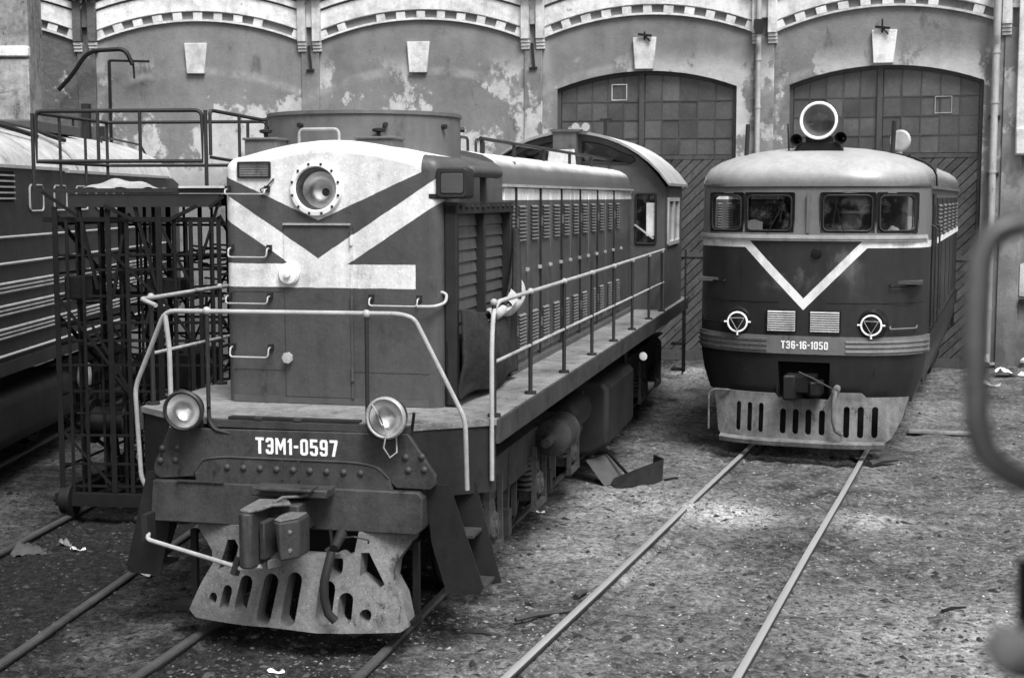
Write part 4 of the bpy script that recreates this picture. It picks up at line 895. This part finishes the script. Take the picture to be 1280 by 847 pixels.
# lamps on the nose
for x in (-.89,.89):
    u = x/1.56; y = nose_y(u,YF,1.0); hd = ob('buffer_lamp', G().lathe((x,y+.06,1.83),(0,-1,0),[(.21,0),(.205,.05),(.185,.10),(.165,.13),(.15,.13),(.13,.10)],32,False), MT['te_dark'], L2)
    ob('ring', G().lathe((x,y-.07,1.815),(0,-1,0),[(.140,0),(.144,.012),(.139,.022),(.121,.022),(.118,.01)],32,False), MT['white'], hd)
    ob('lens', G().lathe((x,y-.06,1.815),(0,-1,0),[(.125,0),(.08,.02),(.002,.028)],24,False), MT['te_dark'], hd)
    t3 = [(x+.11*math.cos(R_(a)), y-.10, 1.815+.11*math.sin(R_(a))) for a in (150,30,-90)]
    ob('triangle', G().tube(t3,.008,6,True), MT['rail_pale'], hd)
    for a in (0,180,270): t = R_(a); ob('lug', G().cyl((x+.14*math.cos(t),y-.08,1.815+.14*math.sin(t)),(x+.18*math.cos(t),y-.08,1.815+.18*math.sin(t)),.014,6), MT['white'], hd)
# vents
for x0, x1 in ((-.47,-.10),(.10,.48)):
    vt = ob('vent', G().box(x0-.02,x1+.02,YF-.012,YF+.06,1.71,2.0), MT['te_dark'], L2)
    for i in range(9): ob('slat', G().add([(x0,YF-.014,1.985-.031*i),(x1,YF-.014,1.985-.031*i),(x1,YF-.03,1.965-.031*i),(x0,YF-.03,1.965-.031*i)],[(0,1,2,3)]), MT['rail_pale'], vt)
def nh(x0, x1, z, m='te_dark'):
    ya = nose_y(x0/1.56,YF,1.0); yb = nose_y(x1/1.56,YF,1.0)
    ob('grab_handle', G().tube(rnd_path([(x0,ya+.02,z+.03),(x0,ya-.07,z),(x1,yb-.07,z),(x1,yb+.02,z+.03)],.03),.012,8), MT[m], L2)
nh(-1.42,-1.1,2.36); nh(-1.42,-1.12,1.80); nh(1.12,1.44,2.33); nh(1.12,1.44,1.76,'te_grey')
ob('emblem', G().lathe((.16,YF-.005,2.76),(0,-1,0),[(.07,0),(.06,.02),(.005,.025)],12), MT['te_dark'], L2)
for x in (-.72,.85):
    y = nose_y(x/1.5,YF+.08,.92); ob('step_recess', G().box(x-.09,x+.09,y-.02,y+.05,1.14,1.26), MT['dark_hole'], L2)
# coupler pocket and coupler
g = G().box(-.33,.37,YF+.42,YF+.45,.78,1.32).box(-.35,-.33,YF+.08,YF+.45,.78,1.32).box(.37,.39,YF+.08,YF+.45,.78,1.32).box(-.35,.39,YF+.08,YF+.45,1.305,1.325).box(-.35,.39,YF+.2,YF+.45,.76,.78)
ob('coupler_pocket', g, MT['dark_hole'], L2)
c2 = ob('coupler', G().box(-.08,.2,YF-.3,YF+.2,.92,1.14), MT['steel_black'], L2, .015)
ob('claw', G().prism([(-.20,-.38),(-.04,-.32),(.04,-.12),(-.18,0)], lambda a,b,c: (a,YF+b,c), .82, 1.16), MT['steel_black'], c2, .03, seg=3)
ob('small_tooth', G().prism([(.08,-.2),(.15,-.34),(.30,-.26),(.30,0),(.1,0)], lambda a,b,c: (a,YF+b,c), .88, 1.08), MT['steel_black'], c2, .03, seg=3)
ob('uncoupling_chain', G().tube([(0,YF-.3,1.2),(.2,YF-.32,1.12),(.45,YF-.25,.98)],.012,6), MT['rail_dark'], c2)
ob('brake_hose', G().tube([(.46,YF-.05,.93),(.46,YF-.12,.90),(.45,YF-.18,.8),(.45,YF-.18,.55),(.48,YF-.16,.42),(.56,YF-.12,.36)],.032,10).cyl((.46,YF+.1,.95),(.46,YF-.1,.93),.05,12), MT['te_pilot'], L2)
# pilot with slots
outl = [(-1.24,.86),(-.36,.86),(-.31,.80),(.35,.80),(.40,.90),(.78,.90),(.84,.84),(1.38,.84),(1.30,.55),(1.18,.30),(1.08,.22),(-1.10,.22),(-1.16,.30)]
holes = [stadium(x,.52,.07,.42) for x in (-.80,-.62,-.44)]+[stadium(x,.49,.085,.36) for x in (-.12,.06,.25)]+[stadium(.44,.49,.085,.38)]+[stadium(x,.51,.085,.44) for x in (.78,.97,1.16)]
holes = [stadium(x,.52,.065,.40) for x in (-.86,-.70,-.54)]+[stadium(x,.49,.08,.34) for x in (-.24,-.07,.10,.28)]+[stadium(x,.51,.08,.42) for x in (.60,.78,.96)]
me = G().plate(outl, holes, XZ(0), 0, .03).mesh('pilot', 50); slice_x(me, [i*.15-1.2 for i in range(17)])
for v in me.vertices:
    v.co.y += YF+.02+.35*max(0,abs(v.co.x)-.35)**2-.12*max(0,.8-v.co.z)
me.set_sharp_from_angle(angle=R_(35)); pt = link('pilot', me, MT['te_pilot'], L2, .008)
g = G(); n = 16; vs = []; fs = []
for i in range(n+1):
    x = -1.12+2.22*i/n; y = YF-.05+.35*max(0,abs(x)-.35)**2
    for dy, z in ((.04,.17),(-.10,.17),(-.12,.23),(-.02,.26)): vs.append((x,y+dy,z))
for i in range(n):
    for j in range(4): fs.append((i*4+j,i*4+(j+1) % 4,i*4+4+(j+1) % 4,i*4+4+j))
ob('pilot_lip', G().add(vs,fs+[(0,1,2,3),tuple(n*4+j for j in (3,2,1,0))]), MT['te_pilot'], pt)
ob('pilot_backing', G().box(-1.0,1.1,YF+.35,YF+.4,.2,.9), MT['steel_black'], L2)
ob('step_bar', G().tube(rnd_path([(-1.0,YF+.15,.86),(-1.22,YF+.18,.86),(-1.3,YF+.2,.80),(-1.3,YF+.2,.3)],.05),.014,8), MT['te_pilot'], L2)
ob('lower_skirt', G().box(-1.5,1.5,10.6,YR-.05,.95,1.42), MT['te_dark'], L2)
for ys in ((11.6,13.7,15.8),): bogie(L2, ys)
ob('fuel_tank', G().box(-1.3,1.3,17.0,20.0,.3,1.2), MT['steel_black'], L2, .05)
# right side: door, louvre panel, handrails, stripe
sd_ = ob('side_door', G().box(1.56,1.58,10.75,11.5,1.7,3.55), MT['te_dark'], L2)
ob('door_window', G().box(1.58,1.585,10.85,11.4,2.9,3.4), MT['dark_hole'], sd_)
for y in (10.62,11.6): ob('hand_rail', G().tube(rnd_path([(1.56,y,1.7),(1.63,y,1.72),(1.63,y,3.1),(1.56,y,3.12)],.05),.013,8), MT['rail_dark'], L2)
for y0 in (12.0,13.6,15.2,16.8,18.4):
    pn = ob('side_panel', G().box(1.56,1.572,y0,y0+1.4,1.75,3.5), MT['te_dark'], L2, .004)
    for i in range(8): ob('louvre', G().add([(1.572,y0+.15,3.4-.06*i),(1.572,y0+1.25,3.4-.06*i),(1.6,y0+1.25,3.37-.06*i),(1.6,y0+.15,3.37-.06*i)],[(0,1,2,3)]), MT['te_grey'], pn)
ob('side_stripe', G().box(1.574,1.578,11.7,YR-.1,2.83,2.92), MT['white'], L2)
# roof fittings
sl = ob('searchlight', G().lathe((.06,10.25,4.55),(0,-1,0),[(.05,-.22),(.15,-.2),(.22,-.08),(.235,.05),(.235,.09)],36,False), MT['te_grey'], L2)
ob('rim', G().lathe((.06,10.25,4.55),(0,-1,0),[(.232,.06),(.255,.065),(.260,.10),(.25,.12),(.226,.12),(.216,.09)],40,False), MT['white'], sl)
ob('reflector', G().lathe((.06,10.25,4.55),(0,1,0),[(.215,-.09),(.19,.0),(.12,.12),(.004,.17)],32,False), MT['drum'], sl)
ob('lens', G().lathe((.06,10.25,4.55),(0,-1,0),[(.215,.10),(.12,.125),(.003,.135)],32,False), MT['lens'], sl)
ob('pedestal', G().prism([(-.30,0),(.42,0),(.32,.16),(-.20,.16)], lambda a,b,c: (a,10.3+c,4.10+b), -.12, .16).box(-.12,.24,10.2,10.4,4.2,4.34), MT['steel_black'], sl, .01)
for x, dz in ((-.24,0),(.36,.02)): ob('horn', G().lathe((x,10.45,4.29+dz),(0,-1,0),[(.02,-.3),(.03,0),(.05,.2),(.085,.3),(.08,.3),(.04,.2)],18,False), MT['steel_black'], L2)
for x, y, h_ in ((-.98,10.45,.55),(1.0,10.75,.58)): ob('marker_post', G().cyl((x,y,3.98),(x,y,4.02),.07,10).tube([(x,y,3.98),(x+.02,y,3.98+h_)],.032,8), MT['rail_dark'], L2)
ob('aerial', G().tube([(-.36,10.3,4.15),(-.38,10.3,4.52)],.012,6), MT['steel_dark'], L2)
ob('round_vent', G().lathe((1.05,11.6,4.32),(-.2,-1,0),[(.05,-.1),(.13,-.05),(.155,.02),(.13,.05),(.003,.06)],20).cyl((1.05,11.6,4.0),(1.05,11.6,4.3),.03,8), MT['pipe'], L2)
ob('roof_hatch', G().box(.15,1.0,12.2,15.5,4.10,4.17), MT['te_grey'], L2, .03); ob('roof_hatch', G().box(-1.1,-.4,11.4,13,4.05,4.14), MT['te_grey'], L2, .03)
ob('roof_seam', G().tube([(1.59*math.cos(t) if abs(math.cos(t)) < .99 else 1.59*math.cos(t), 11.25, 3.66+.545*max(0,math.sin(t))**.62) for t in [math.pi*i/24 for i in range(25)]],.014,6), MT['te_dark'], L2)
for s in (-1,1): ob('roof_handrail', G().tube([(s*1.15,12.0,4.12),(s*1.15,YR-.3,4.12)],.02,6), MT['te_dark'], L2)
# things standing behind the windscreen
jar = empty('glass_jar', fr(O2,H2)(.52,9.95,2.93), H2, label='pale glass jar standing behind the third cab window', cat='jar')
ob('vessel', G().lathe((0,0,0),(0,0,1),[(.11,0),(.14,.04),(.15,.2),(.12,.30),(.11,.34),(.125,.36)],18), MT['drum'], jar)
ob('lid', G().lathe((0,0,.36),(0,0,1),[(.13,0),(.13,.03),(.02,.05)],18), MT['rail_pale'], jar)
pp = ob('paper_sheet', G().grid(lambda u,v: (.2*u-.1,.05*v,.22*v+.02*math.sin(u*4)), 5, 4), MT['paper']); pp.location = fr(O2,H2)(-.74,9.86,2.96); pp.rotation_euler = (0,0,-H2)
tag(pp, 'white paper sheet leaning in the second cab window', 'paper')
cl = ob('cloth_bundle', G().grid(lambda u,v: (.6*u-.3, .25*v, .10*math.sin(math.pi*u)*math.sin(math.pi*min(1,v+.2))+.015*math.sin(u*19)), 12, 6), MT['paper']); cl.location = fr(O2,H2)(-.42,9.8,2.955); cl.rotation_euler = (0,0,-H2)
tag(cl, 'crumpled white cloth on the desk behind the second cab window', 'cloth')
cl = ob('cloth_bundle', G().grid(lambda u,v: (.3*u-.15, .2*v, .2*math.sin(math.pi*u)*math.sin(math.pi*min(1,v+.25))+.01*math.sin(u*19)), 12, 6), MT['lining']); cl.location = fr(O2,H2)(1.1,9.95,2.93); cl.rotation_euler = (0,0,-H2)
tag(cl, 'pale bundle behind the rightmost cab window', 'cloth')

# ------------------------------------------------------------------ ribbed locomotive at the far left
L3 = empty('diesel_locomotive', (O3[0],O3[1],0), H3, label='grey ribbed-side locomotive at the left edge behind the iron scaffold', cat='locomotive')
pf = [(1.6,1.45),(1.6,2.2),(1.6,3.0),(1.6,3.88),(1.56,3.99),(1.46,4.12),(1.28,4.26),(1.0,4.39),(.65,4.48),(.3,4.53),(0,4.54)]
pf = pf+[(-a,b) for a,b in reversed(pf[:-1])]
def l3(prof, rings):
    n = len(prof); vs = []; fs = []
    for y, k, dz in rings: vs += [(a*k,y,2.4+(b-2.4)*(1-(1-k)*.6)-dz*max(0,(b-2.4)/2.1)) for a,b in prof]
    for i in range(len(rings)-1):
        for j in range(n): fs.append((i*n+j,i*n+(j+1) % n,(i+1)*n+(j+1) % n,(i+1)*n+j))
    return G().add(vs, fs+[tuple(range(n)),tuple((len(rings)-1)*n+j for j in range(n))[::-1]])
R3 = [(25.5,1,0),(36,1,0),(39.4,1,0),(40.2,.99,.04),(40.9,.955,.12),(41.4,.88,.24),(41.75,.76,.36),(41.95,.55,.5)]
ob('body', l3([p for p in pf if p[1] <= 3.9], R3), MT['left_body'], L3, sharp=50)
ob('roof', l3([p for p in pf if p[1] >= 3.85], R3), MT['left_roof'], L3, sharp=50)
ob('gutter', G().box(1.6,1.66,25.5,33.6,3.86,3.90).box(1.6,1.66,33.64,39.6,3.84,3.88), MT['left_strip'], L3)
for z in (3.02,2.70,2.46,2.41,2.36,2.19,2.14,2.09,1.91,1.86,1.81,1.59): ob('side_rib', G().prism([(1.6,z-.022),(1.626,z-.006),(1.626,z+.006),(1.6,z+.018)], lambda a,b,c: (a,c,b), 25.6, 39.8), MT['left_strip'] if z in (3.02,2.70,1.59) else MT['pipe'], L3)
ob('sole_bar', G().box(1.5,1.63,25.6,40.2,1.36,1.52), MT['left_body'], L3)
for y in (32.35,33.35,34.35,35.35,36.3):
    w_ = ob('side_window', G().prism(rrect(y-.27,y+.27,3.33,3.66,.07), lambda a,b,c: (1.6+c,a,b), -.01, .012), MT['left_body'], L3, .004)
    ob('rim', G().tube([(1.613,a,b) for a,b in rrect(y-.27,y+.27,3.33,3.66,.07)],.014,6,True), MT['left_strip'], w_)
lv = ob('louvre_panel', G().box(1.6,1.615,30.9,31.5,3.45,3.82), MT['dark_hole'], L3)
for i in range(5): ob('slat', G().box(1.615,1.64,30.92,31.48,3.48+.07*i,3.50+.07*i), MT['left_strip'], lv)
ob('fuel_tank', G().prism(rrect(.6,1.5,.35,1.12,.22,5), lambda a,b,c: (a,c,b), 27.5, 34.0), MT['steel_dark'], L3, .06, seg=3)
ob('tank_cap', G().lathe((1.45,34.6,.9),(1,0,0),[(.2,0),(.2,.1),(.05,.14)],18), MT['pipe'], L3)
bogie(L3, (34.2,35.9,37.4))
for y0, x0 in ((30.2,.75),(31.6,.7)):
    ob('roof_pipe', G().tube(rnd_path([(x0,y0,4.49),(x0+.1,y0+1.2,4.52),(x0+.35,y0+2.3,4.45),(x0+.55,y0+3.2,4.33)],.4),.035,8), MT['rail_dark'], L3)
ob('roof_cable', G().tube([(.9,33.3,4.46),(1.1,33.8,4.40),(1.35,34.1,4.26),(1.5,34.2,4.1),(1.6,34.25,3.93)],.03,8), MT['left_strip'], L3)
rh = ob('roof_hatch', G().box(.1,.9,34.6,36.8,4.47,4.62), MT['cab_grey'], L3, .02); ob('hatch_rail', G().tube(rnd_path([(.85,34.8,4.6),(.85,34.8,4.75),(.85,36.6,4.75),(.85,36.6,4.6)],.06),.02,6), MT['rail_dark'], rh)
ob('exhaust_box', G().box(.15,.75,31.2,31.9,4.5,4.68).box(.28,.62,31.35,31.8,4.68,4.95), MT['steel_dark'], L3, .02)
ob('nose_cap', G().box(.2,1.15,41.0,41.5,3.88,3.95), MT['drum'], L3, .02)
ob('nose_handrail', G().tube(rnd_path([(.9,38.0,4.40),(.9,38.0,4.52),(1.0,40.2,4.46),(1.05,40.4,4.28)],.06),.02,6), MT['rail_dark'], L3)

# ------------------------------------------------------------------ iron scaffold trolley on the next track
SC = empty('scaffold_trolley', O0, H0, label='tall dark iron scaffold trolley with railed platform beside the shunting locomotive', cat='scaffold')
Y0, Y1 = 5.0, 6.95
ob('platform', G().box(-1.09,1.05,Y0-.02,Y1+.05,3.555,3.60), MT['rail_dark'], SC)
ob('platform_edge', G().box(.55,1.06,Y0-.05,Y0+.5,3.602,3.625), MT['wood_pale'], SC)
for y in (Y0+.03,Y1-.06): ob('beam', G().box(-.70,.98,y-.03,y+.05,3.40,3.54), MT['rail_dark'], SC)
def sb(name, p, q, w=.05): return ob(name, G().angle(p, q, w) if w < .08 else G().bar(p, q, w, w*.5), MT['rusty'], SC)
for x, w in ((-.87,.06),(-.74,.035),(-.68,.025),(-.56,.035),(-.42,.025),(-.27,.06),(-.17,.025),(-.06,.045),(.05,.025),(.16,.025),(.30,.065),(.42,.025),(.48,.03),(.57,.025),(.66,.045),(.76,.04),(.84,.025),(.90,.03),(.97,.045)): sb('post', (x,Y0+(.12 if w < .03 else 0),.12), (x,Y0+(.12 if w < .03 else 0),3.4 if w > .05 else 3.26), w)
for x, w in ((-.87,.06),(-.7,.03),(-.6,.04),(-.45,.03),(-.3,.06),(-.1,.03),(.1,.05),(.25,.03),(.45,.05),(.6,.03),(.7,.04),(.85,.03),(.97,.06)): sb('post', (x,Y1,.12), (x,Y1,3.4), w)
for x in (-.87,.97):
    for y in (5.65,6.3): sb('post', (x,y,.12), (x,y,3.4), .05)
for z, x0 in ((3.24,-1.02),(2.86,-.87),(2.70,-.6),(2.41,-.87),(2.12,-.87),(1.92,-.87),(1.65,-.87),(1.36,-.87),(1.12,-.7),(.87,-.87),(.55,-.87),(.30,-.87)):
    sb('cross_bar', (x0,Y0+.05,z), (1.0,Y0+.05,z+(.02 if z < 3 else 0)), .026 if z != 3.24 else .05)
    sb('cross_bar', (-.87,Y1-.05,z-.08), (.97,Y1-.05,z-.08), .026)
    for x in (-.87,.97): sb('side_bar', (x,Y0,z-.04), (x,Y1,z-.04), .026)
for p, q in (((-.62,3.4),(-.42,2.5)),((.02,3.4),(.26,2.5)),((-.12,3.1),(-.25,2.4)),((.96,3.4),(.74,2.75)),((-.87,2.4),(-.3,1.65)),((.3,2.4),(.9,1.65)),((-.3,1.6),(.3,.9)),((.9,1.6),(.3,.55)),((-.85,.9),(-.3,.3)),((-.27,2.9),(.28,2.4)),((.30,3.2),(.66,2.5)),((-.5,2.1),(-.1,1.4))):
    sb('brace', (p[0],Y0+.03,p[1]), (q[0],Y0+.03,q[1]), .03)
for p, q in (((-.8,3.3),(-.1,2.2)),((.9,3.3),(.2,2.2)),((-.8,2.1),(0,1.0)),((.9,2.1),(.1,1.0)),((-.8,1.0),(0,.2))): sb('brace', (p[0],Y1-.03,p[1]), (q[0],Y1-.03,q[1]), .03)
for x in (-.87,.97):
    for a, b in ((3.3,2.2),(2.2,1.1),(1.1,.2)): sb('brace', (x,Y0,a), (x,Y1,b), .03)
for p, q in (((-1.0,3.55),(-.62,3.3)),((-.3,3.4),(.02,3.25)),((.45,3.25),(.75,3.4)),((1.04,3.5),(.88,3.38))): sb('strut', (p[0],Y0-.02,p[1]), (q[0],Y0-.02,q[1]), .035)
rq = random.Random(3)
for i in range(110):
    x, z, y = rq.uniform(-.85,.8), rq.uniform(.3,3.0), rq.uniform(Y0+.1,Y1-.1)
    if i % 3: sb('cross_bar', (x,y,z), (x+rq.uniform(.2,.6),y+rq.uniform(-.3,.3),z+rq.uniform(-.09,.09)), .018)
    else: sb('brace', (x,y,z), (x+rq.uniform(-.3,.3),y+rq.uniform(-.2,.2),max(.15,z-rq.uniform(.4,1.0))), .022)
for i in range(11): sb('rung', (-.27,Y0+.35,.4+.25*i), (.12,Y0+.35,.4+.25*i), .03)
for x in (-.27,.12): sb('ladder_stile', (x,Y0+.35,.15), (x,Y0+.35,3.4), .05)
ob('plate_box', G().box(-.82,-.5,Y0+.08,Y0+.35,2.38,2.64), MT['rusty'], SC, .01)
ob('counterweight', G().box(-.2,.5,5.5,6.4,1.35,1.75), MT['rusty'], SC, .02); ob('tool_box', G().box(.1,.5,Y0+.1,5.4,2.4,2.62), MT['rusty'], SC, .02)
ob('winch_drum', G().cyl((-.6,5.3,1.0),(-.2,5.3,1.0),.17,16).cyl((-.62,5.3,1.0),(-.6,5.3,1.0),.25,16).cyl((-.2,5.3,1.0),(-.18,5.3,1.0),.25,16), MT['rusty'], SC)
ob('under_frame', G().box(-.95,1.0,Y0-.04,Y0+.06,.10,.24).box(-.95,1.0,Y1-.06,Y1+.04,.10,.24).box(-.9,-.78,Y0,Y1,.1,.24).box(.86,.98,Y0,Y1,.1,.24), MT['rusty'], SC)
for x in (-.80,.80):
    for y in (5.05,6.75): ob('wheel', G().lathe((x-.06,y,.155),(1,0,0),[(.03,-.06),(.10,-.05),(.155,-.03),(.155,.06),(.19,.065),(.19,.10),(.06,.11),(.05,.16)],20), MT['rusty'], SC)
ob('axle', G().cyl((-1.0,5.05,.155),(1.0,5.05,.155),.03,10), MT['rusty'], SC)
# platform railings
RT, RBm = 4.43, 3.89
fr_ = ob('guard_rail', G().tube(rnd_path([(-1.05,Y0,RBm),(-1.05,Y0,RT),(.81,Y0,RT),(.81,Y0,RBm)],.08)[0:] , .022, 8, True), MT['rail_dark'], SC)
ob('rail_post', G().tube([(-1.09,Y0,3.58),(-1.09,Y0,RT-.02)],.022,8), MT['rail_dark'], fr_)
for x in (-.35,-.02 if False else .12): ob('rail_post', G().tube([(x,Y0,RBm),(x,Y0,RT)],.02,8), MT['rail_dark'], fr_)
ob('rail_post', G().tube([(.85,Y0,3.58),(.85,Y0,RT+.0)],.022,8), MT['rail_dark'], fr_)
sr_ = ob('guard_rail', G().tube(rnd_path([(-1.05,Y0+.05,RT-.02),(-1.05,Y1,RT-.02),(.95,Y1,RT-.02),(.95,Y1,RBm)],.06),.02,8).tube(rnd_path([(-1.05,Y0+.05,RBm),(-1.05,Y1,RBm),(.95,Y1,RBm)],.06),.02,8), MT['rail_dark'], SC)
for x in (-1.05,.72,.95): ob('rail_post', G().tube([(x,Y1,3.58),(x,Y1,RT-.02)],.02,8), MT['rail_dark'], sr_)
for y in (5.6,6.3): ob('rail_post', G().tube([(-1.05,y,3.6),(-1.05,y,RT-.02)],.018,8), MT['rail_dark'], sr_)
gt = ob('gate', G().tube(rnd_path([(.90,Y0,3.95),(.90,Y0,RT+.0),(1.22,Y0+.9,RT-.06),(1.5,Y0+1.0,RT+.03),(1.55,Y0+1.0,3.9)],.05),.02,8).tube(rnd_path([(.90,Y0,3.93),(1.22,Y0+.9,3.86),(1.5,Y0+1.0,3.86)],.05),.018,8), MT['rail_dark'], SC)
for p in ((1.08,Y0+.45),(1.26,Y0+.91),(1.46,Y0+1.0)): ob('rail_post', G().tube([(p[0],p[1],3.87),(p[0],p[1],RT-.04)],.018,8), MT['rail_dark'], gt)
sk = ob('sacking', G().grid(lambda u,v: (.72*u-.36,.7*v,(.13*math.sin(math.pi*u)**.6*math.sin(math.pi*v)*(1-.5*u))+.015*math.sin(u*13+v*7)), 16, 12), MT['lining']); sk.location = fr(O0,H0)(-.32,5.3,3.603); sk.rotation_euler = (0,0,-H0)
tag(sk, 'pale folded sacking lying on the scaffold platform', 'sack')

# ------------------------------------------------------------------ handrail of the neighbouring engine, close to the lens
HD = empty('cab_handrail', (0,0,0), 0, label='large blurred steel grab rail of the engine nearest the camera at the right edge', cat='handrail')
pth = [(0.6142,1.406,3.4914),(0.5345,1.4446,3.475),(0.5089,1.4544,3.4724),(0.4877,1.4533,3.4619),(0.4771,1.4508,3.4359),(0.473,1.4432,3.3596),(0.4738,1.4343,3.2703),(0.4812,1.4315,3.2419),(0.504,1.4295,3.2216),(0.542,1.4379,3.205),(0.6142,1.3763,3.1921)]
ob('rail', G().tube(rnd_path(pth,.03,3),.0128,16), paint('worn_steel_rail', .2, .3, .5, .4, .2), HD)
ob('cab_panel', G().box(.62,.68,-.3,1.54,1.6,4.6), MT['steel_dark'], HD)
kb = Vector((0.3323, 0.9248, 3.1996))
ob('door_knob', G().lathe(kb,(-.45,-.6,.5),[(.004,-.032),(.013,-.03),(.017,-.008),(.016,.008),(.008,.013),(.002,.014)],18).cyl(kb,kb+Vector((.31,.05,-.03)),.013,12), MT['deck'], HD)
ob('door_edge', G().bar((0.5433,1.4696,3.1197),(0.5433,1.4613,3.0357),.012,.03), MT['steel_black'], HD)
ob('door_edge_stay', G().bar((0.5433,1.4655,3.0777),(0.6326,1.4459,3.0834),.012,.012), MT['steel_black'], HD)

# ------------------------------------------------------------------ things lying about the yard
def lay(name, g, mat, x, y, rz=0, label='', cat='', dz=0, group=None, bevel=0):
    o = ob(name, g, mat, None, bevel); o.location = (x, y, float(gz(x,y))+dz); o.rotation_euler = (0,0,rz); return tag(o, label, cat, group)
bx = empty('sheet_metal_box', (1.55,17.75,float(gz(1.55,17.75))+.01), R_(-18), label='crumpled dark sheet-metal trough lying beside the shunting locomotive', cat='scrap metal')
ob('side', G().add([(-.35,-.28,0),(.33,-.12,0),(.36,-.10,.30),(-.02,-.20,.22),(-.33,.1,.02),(.32,.2,0),(.35,.2,.3)],[(0,1,2,3),(0,3,4),(1,5,6,2)]), MT['steel_dark'], bx)
ob('flap', G().add([(-.45,-.1,0),(-.05,.1,.0),(-.25,.25,.34),(-.62,.1,.30)],[(0,1,2,3)]), MT['cab_grey'], bx)
ob('handle_rod', G().bar((-.3,.2,.38),(-.05,-.05,.05),.03), MT['steel_black'], bx); ob('lug', G().bar((.36,-.12,.02),(.55,-.1,.03),.04), MT['steel_black'], bx)
def stick(x, y, l, r, rz, lab, mat='wood_dark'):
    lay('stick', G().tube([(-l/2,0,r),(-l*.1,.02*l,r*1.6),(l/2,0,r*1.2)],[r,r*1.1,r*.7],7), MT[mat], x, y, rz, lab, 'stick', .0)
stick(.26,11.85,.52,.022,R_(28),'dark thick stick lying against the left rail of the striped locomotive track')
stick(-.23,11.45,.28,.011,R_(-12),'short thin dark stick on the dirt between the two front tracks')
stick(.62,12.5,.20,.03,R_(60),'dark wedge of wood tucked against the rail above the thick stick')
stick(3.85,12.1,.26,.014,R_(24),'rusty dark bolt lying alone on the pale dirt at right','steel_black')
stick(2.55,13.0,.22,.008,R_(-10),'thin dark twig lying between the rails of the striped locomotive track')
stick(5.0,18.9,.55,.05,R_(35),'stub of squared dark timber beside the striped locomotive skirt')
lay('plank', G().box(-.55,.55,-.09,.09,0,.05).box(-.2,.5,.1,.16,0,.03), MT['deck'], 6.6, 21.4, R_(-14), 'pale broken board lying on the dirt right of the striped locomotive', 'board', .0, bevel=.01)
def scrap(x, y, s, rz, lab, mat='paper', h_=.5):
    lay('paper_scrap', G().grid(lambda u,v: (s*(u-.5)*2, s*(v-.5)*1.1, s*h_*(.35+.5*math.sin(u*7+v*3)*math.sin(v*5)+.3*math.cos(u*4))), 9, 6), MT[mat], x, y, rz, lab, 'paper', .005)
scrap(-3.46,13.2,.07,R_(-30),'crumpled white paper on the dirt below the left step plate','lining')
scrap(-1.78,10.42,.06,R_(20),'white crumpled paper between the rails at the bottom edge')
scrap(.30,15.96,.07,R_(10),'small white scrap beside the front bogie of the shunting locomotive')
scrap(-4.62,14.5,.08,R_(-20),'pale rag on the scaffold track near its wheel','deck',.8)
scrap(-4.45,14.3,.07,R_(40),'darker rag next to the pale rag on the scaffold track','wood_pale',.7)
scrap(10.0,28.2,.30,R_(12),'white torn sheet on the ground below the right wall')
scrap(9.2,27.2,.22,R_(-25),'second white scrap in front of the right wall rubbish heap','lining')
lay('leaf_clump', G().grid(lambda u,v: (.5*(u-.5),.3*(v-.5),.10*math.sin(math.pi*u)*math.sin(math.pi*v)+.03*math.sin(u*17)*math.cos(v*13)), 14, 10), MT['wood_dark'], -5.0, 14.2, .3, 'dark clump of wet leaves beside the left scaffold rail', 'leaf clump', -.01)
lay('flat_iron', G().box(-.35,.35,-.12,.12,0,.03).box(-.1,.0,-.1,.1,.03,.05), MT['cab_grey'], 5.02, 19.35, R_(10), 'flat rusty iron plate at the right rail by the striped locomotive', 'scrap metal', .02, bevel=.008)
# rubbish heap below the right wall
rs = random.Random(4)
for i, (lab, mt) in enumerate((('longest pale pipe on the rubbish heap by the right wall','pipe'),('dark timber offcut lowest on the rubbish heap by the right wall','wood_dark'),('thin pale lath leaning on the rubbish heap by the right wall','wood_pale'),('short black iron bar on the rubbish heap by the right wall','steel_black'))):
    l = (1.2,.8,.9,.5)[i]; x, y = 10.0+.35*i, 29.2+.3*(i % 2)
    lay('scrap_bar', G().bar((-l/2,0,.06),(l/2,.1,.14+.08*(i == 2)),.06,.05), MT[mt], x, y, R_((20,-35,50,5)[i]), lab, 'scrap bar', .02)
# bare branches reaching in at the upper left
bt = empty('bare_tree', (-11.2,26.5,0), 0, label='thin bare branches in front of the annexe at the upper left', cat='tree')
ob('trunk', G().tube([(0,0,-.1),(.05,0,2),(-.05,.05,4),(.1,0,6),(.15,0,8)],[.13,.11,.09,.06,.02],8), MT['wood_dark'], bt)
rs = random.Random(11); g = G()
def branch(p, d, l, r, dep):
    pts = [Vector(p)]; d = Vector(d).normalized()
    for i in range(5):
        d = (d+Vector((rs.uniform(-.2,.2),rs.uniform(-.2,.2),rs.uniform(-.18,.12)))).normalized(); pts.append(pts[-1]+d*l/5)
    g.tube(pts, [r*(1-.15*i) for i in range(6)], 4)
    if dep:
        for i in (1,2,3,4): branch(pts[i], d+Vector((rs.uniform(-.8,.8),rs.uniform(-.5,.5),rs.uniform(-.6,.5))), l*.55, r*.5, dep-1)
for z, dx_ in ((4.6,.5),(5.2,.5),(5.8,.4),(6.2,.3),(6.8,.3)): branch((.05,0,z), (dx_,.1,.25), 1.4, .018, 2)
ob('crown', g, MT['wood_dark'], bt)
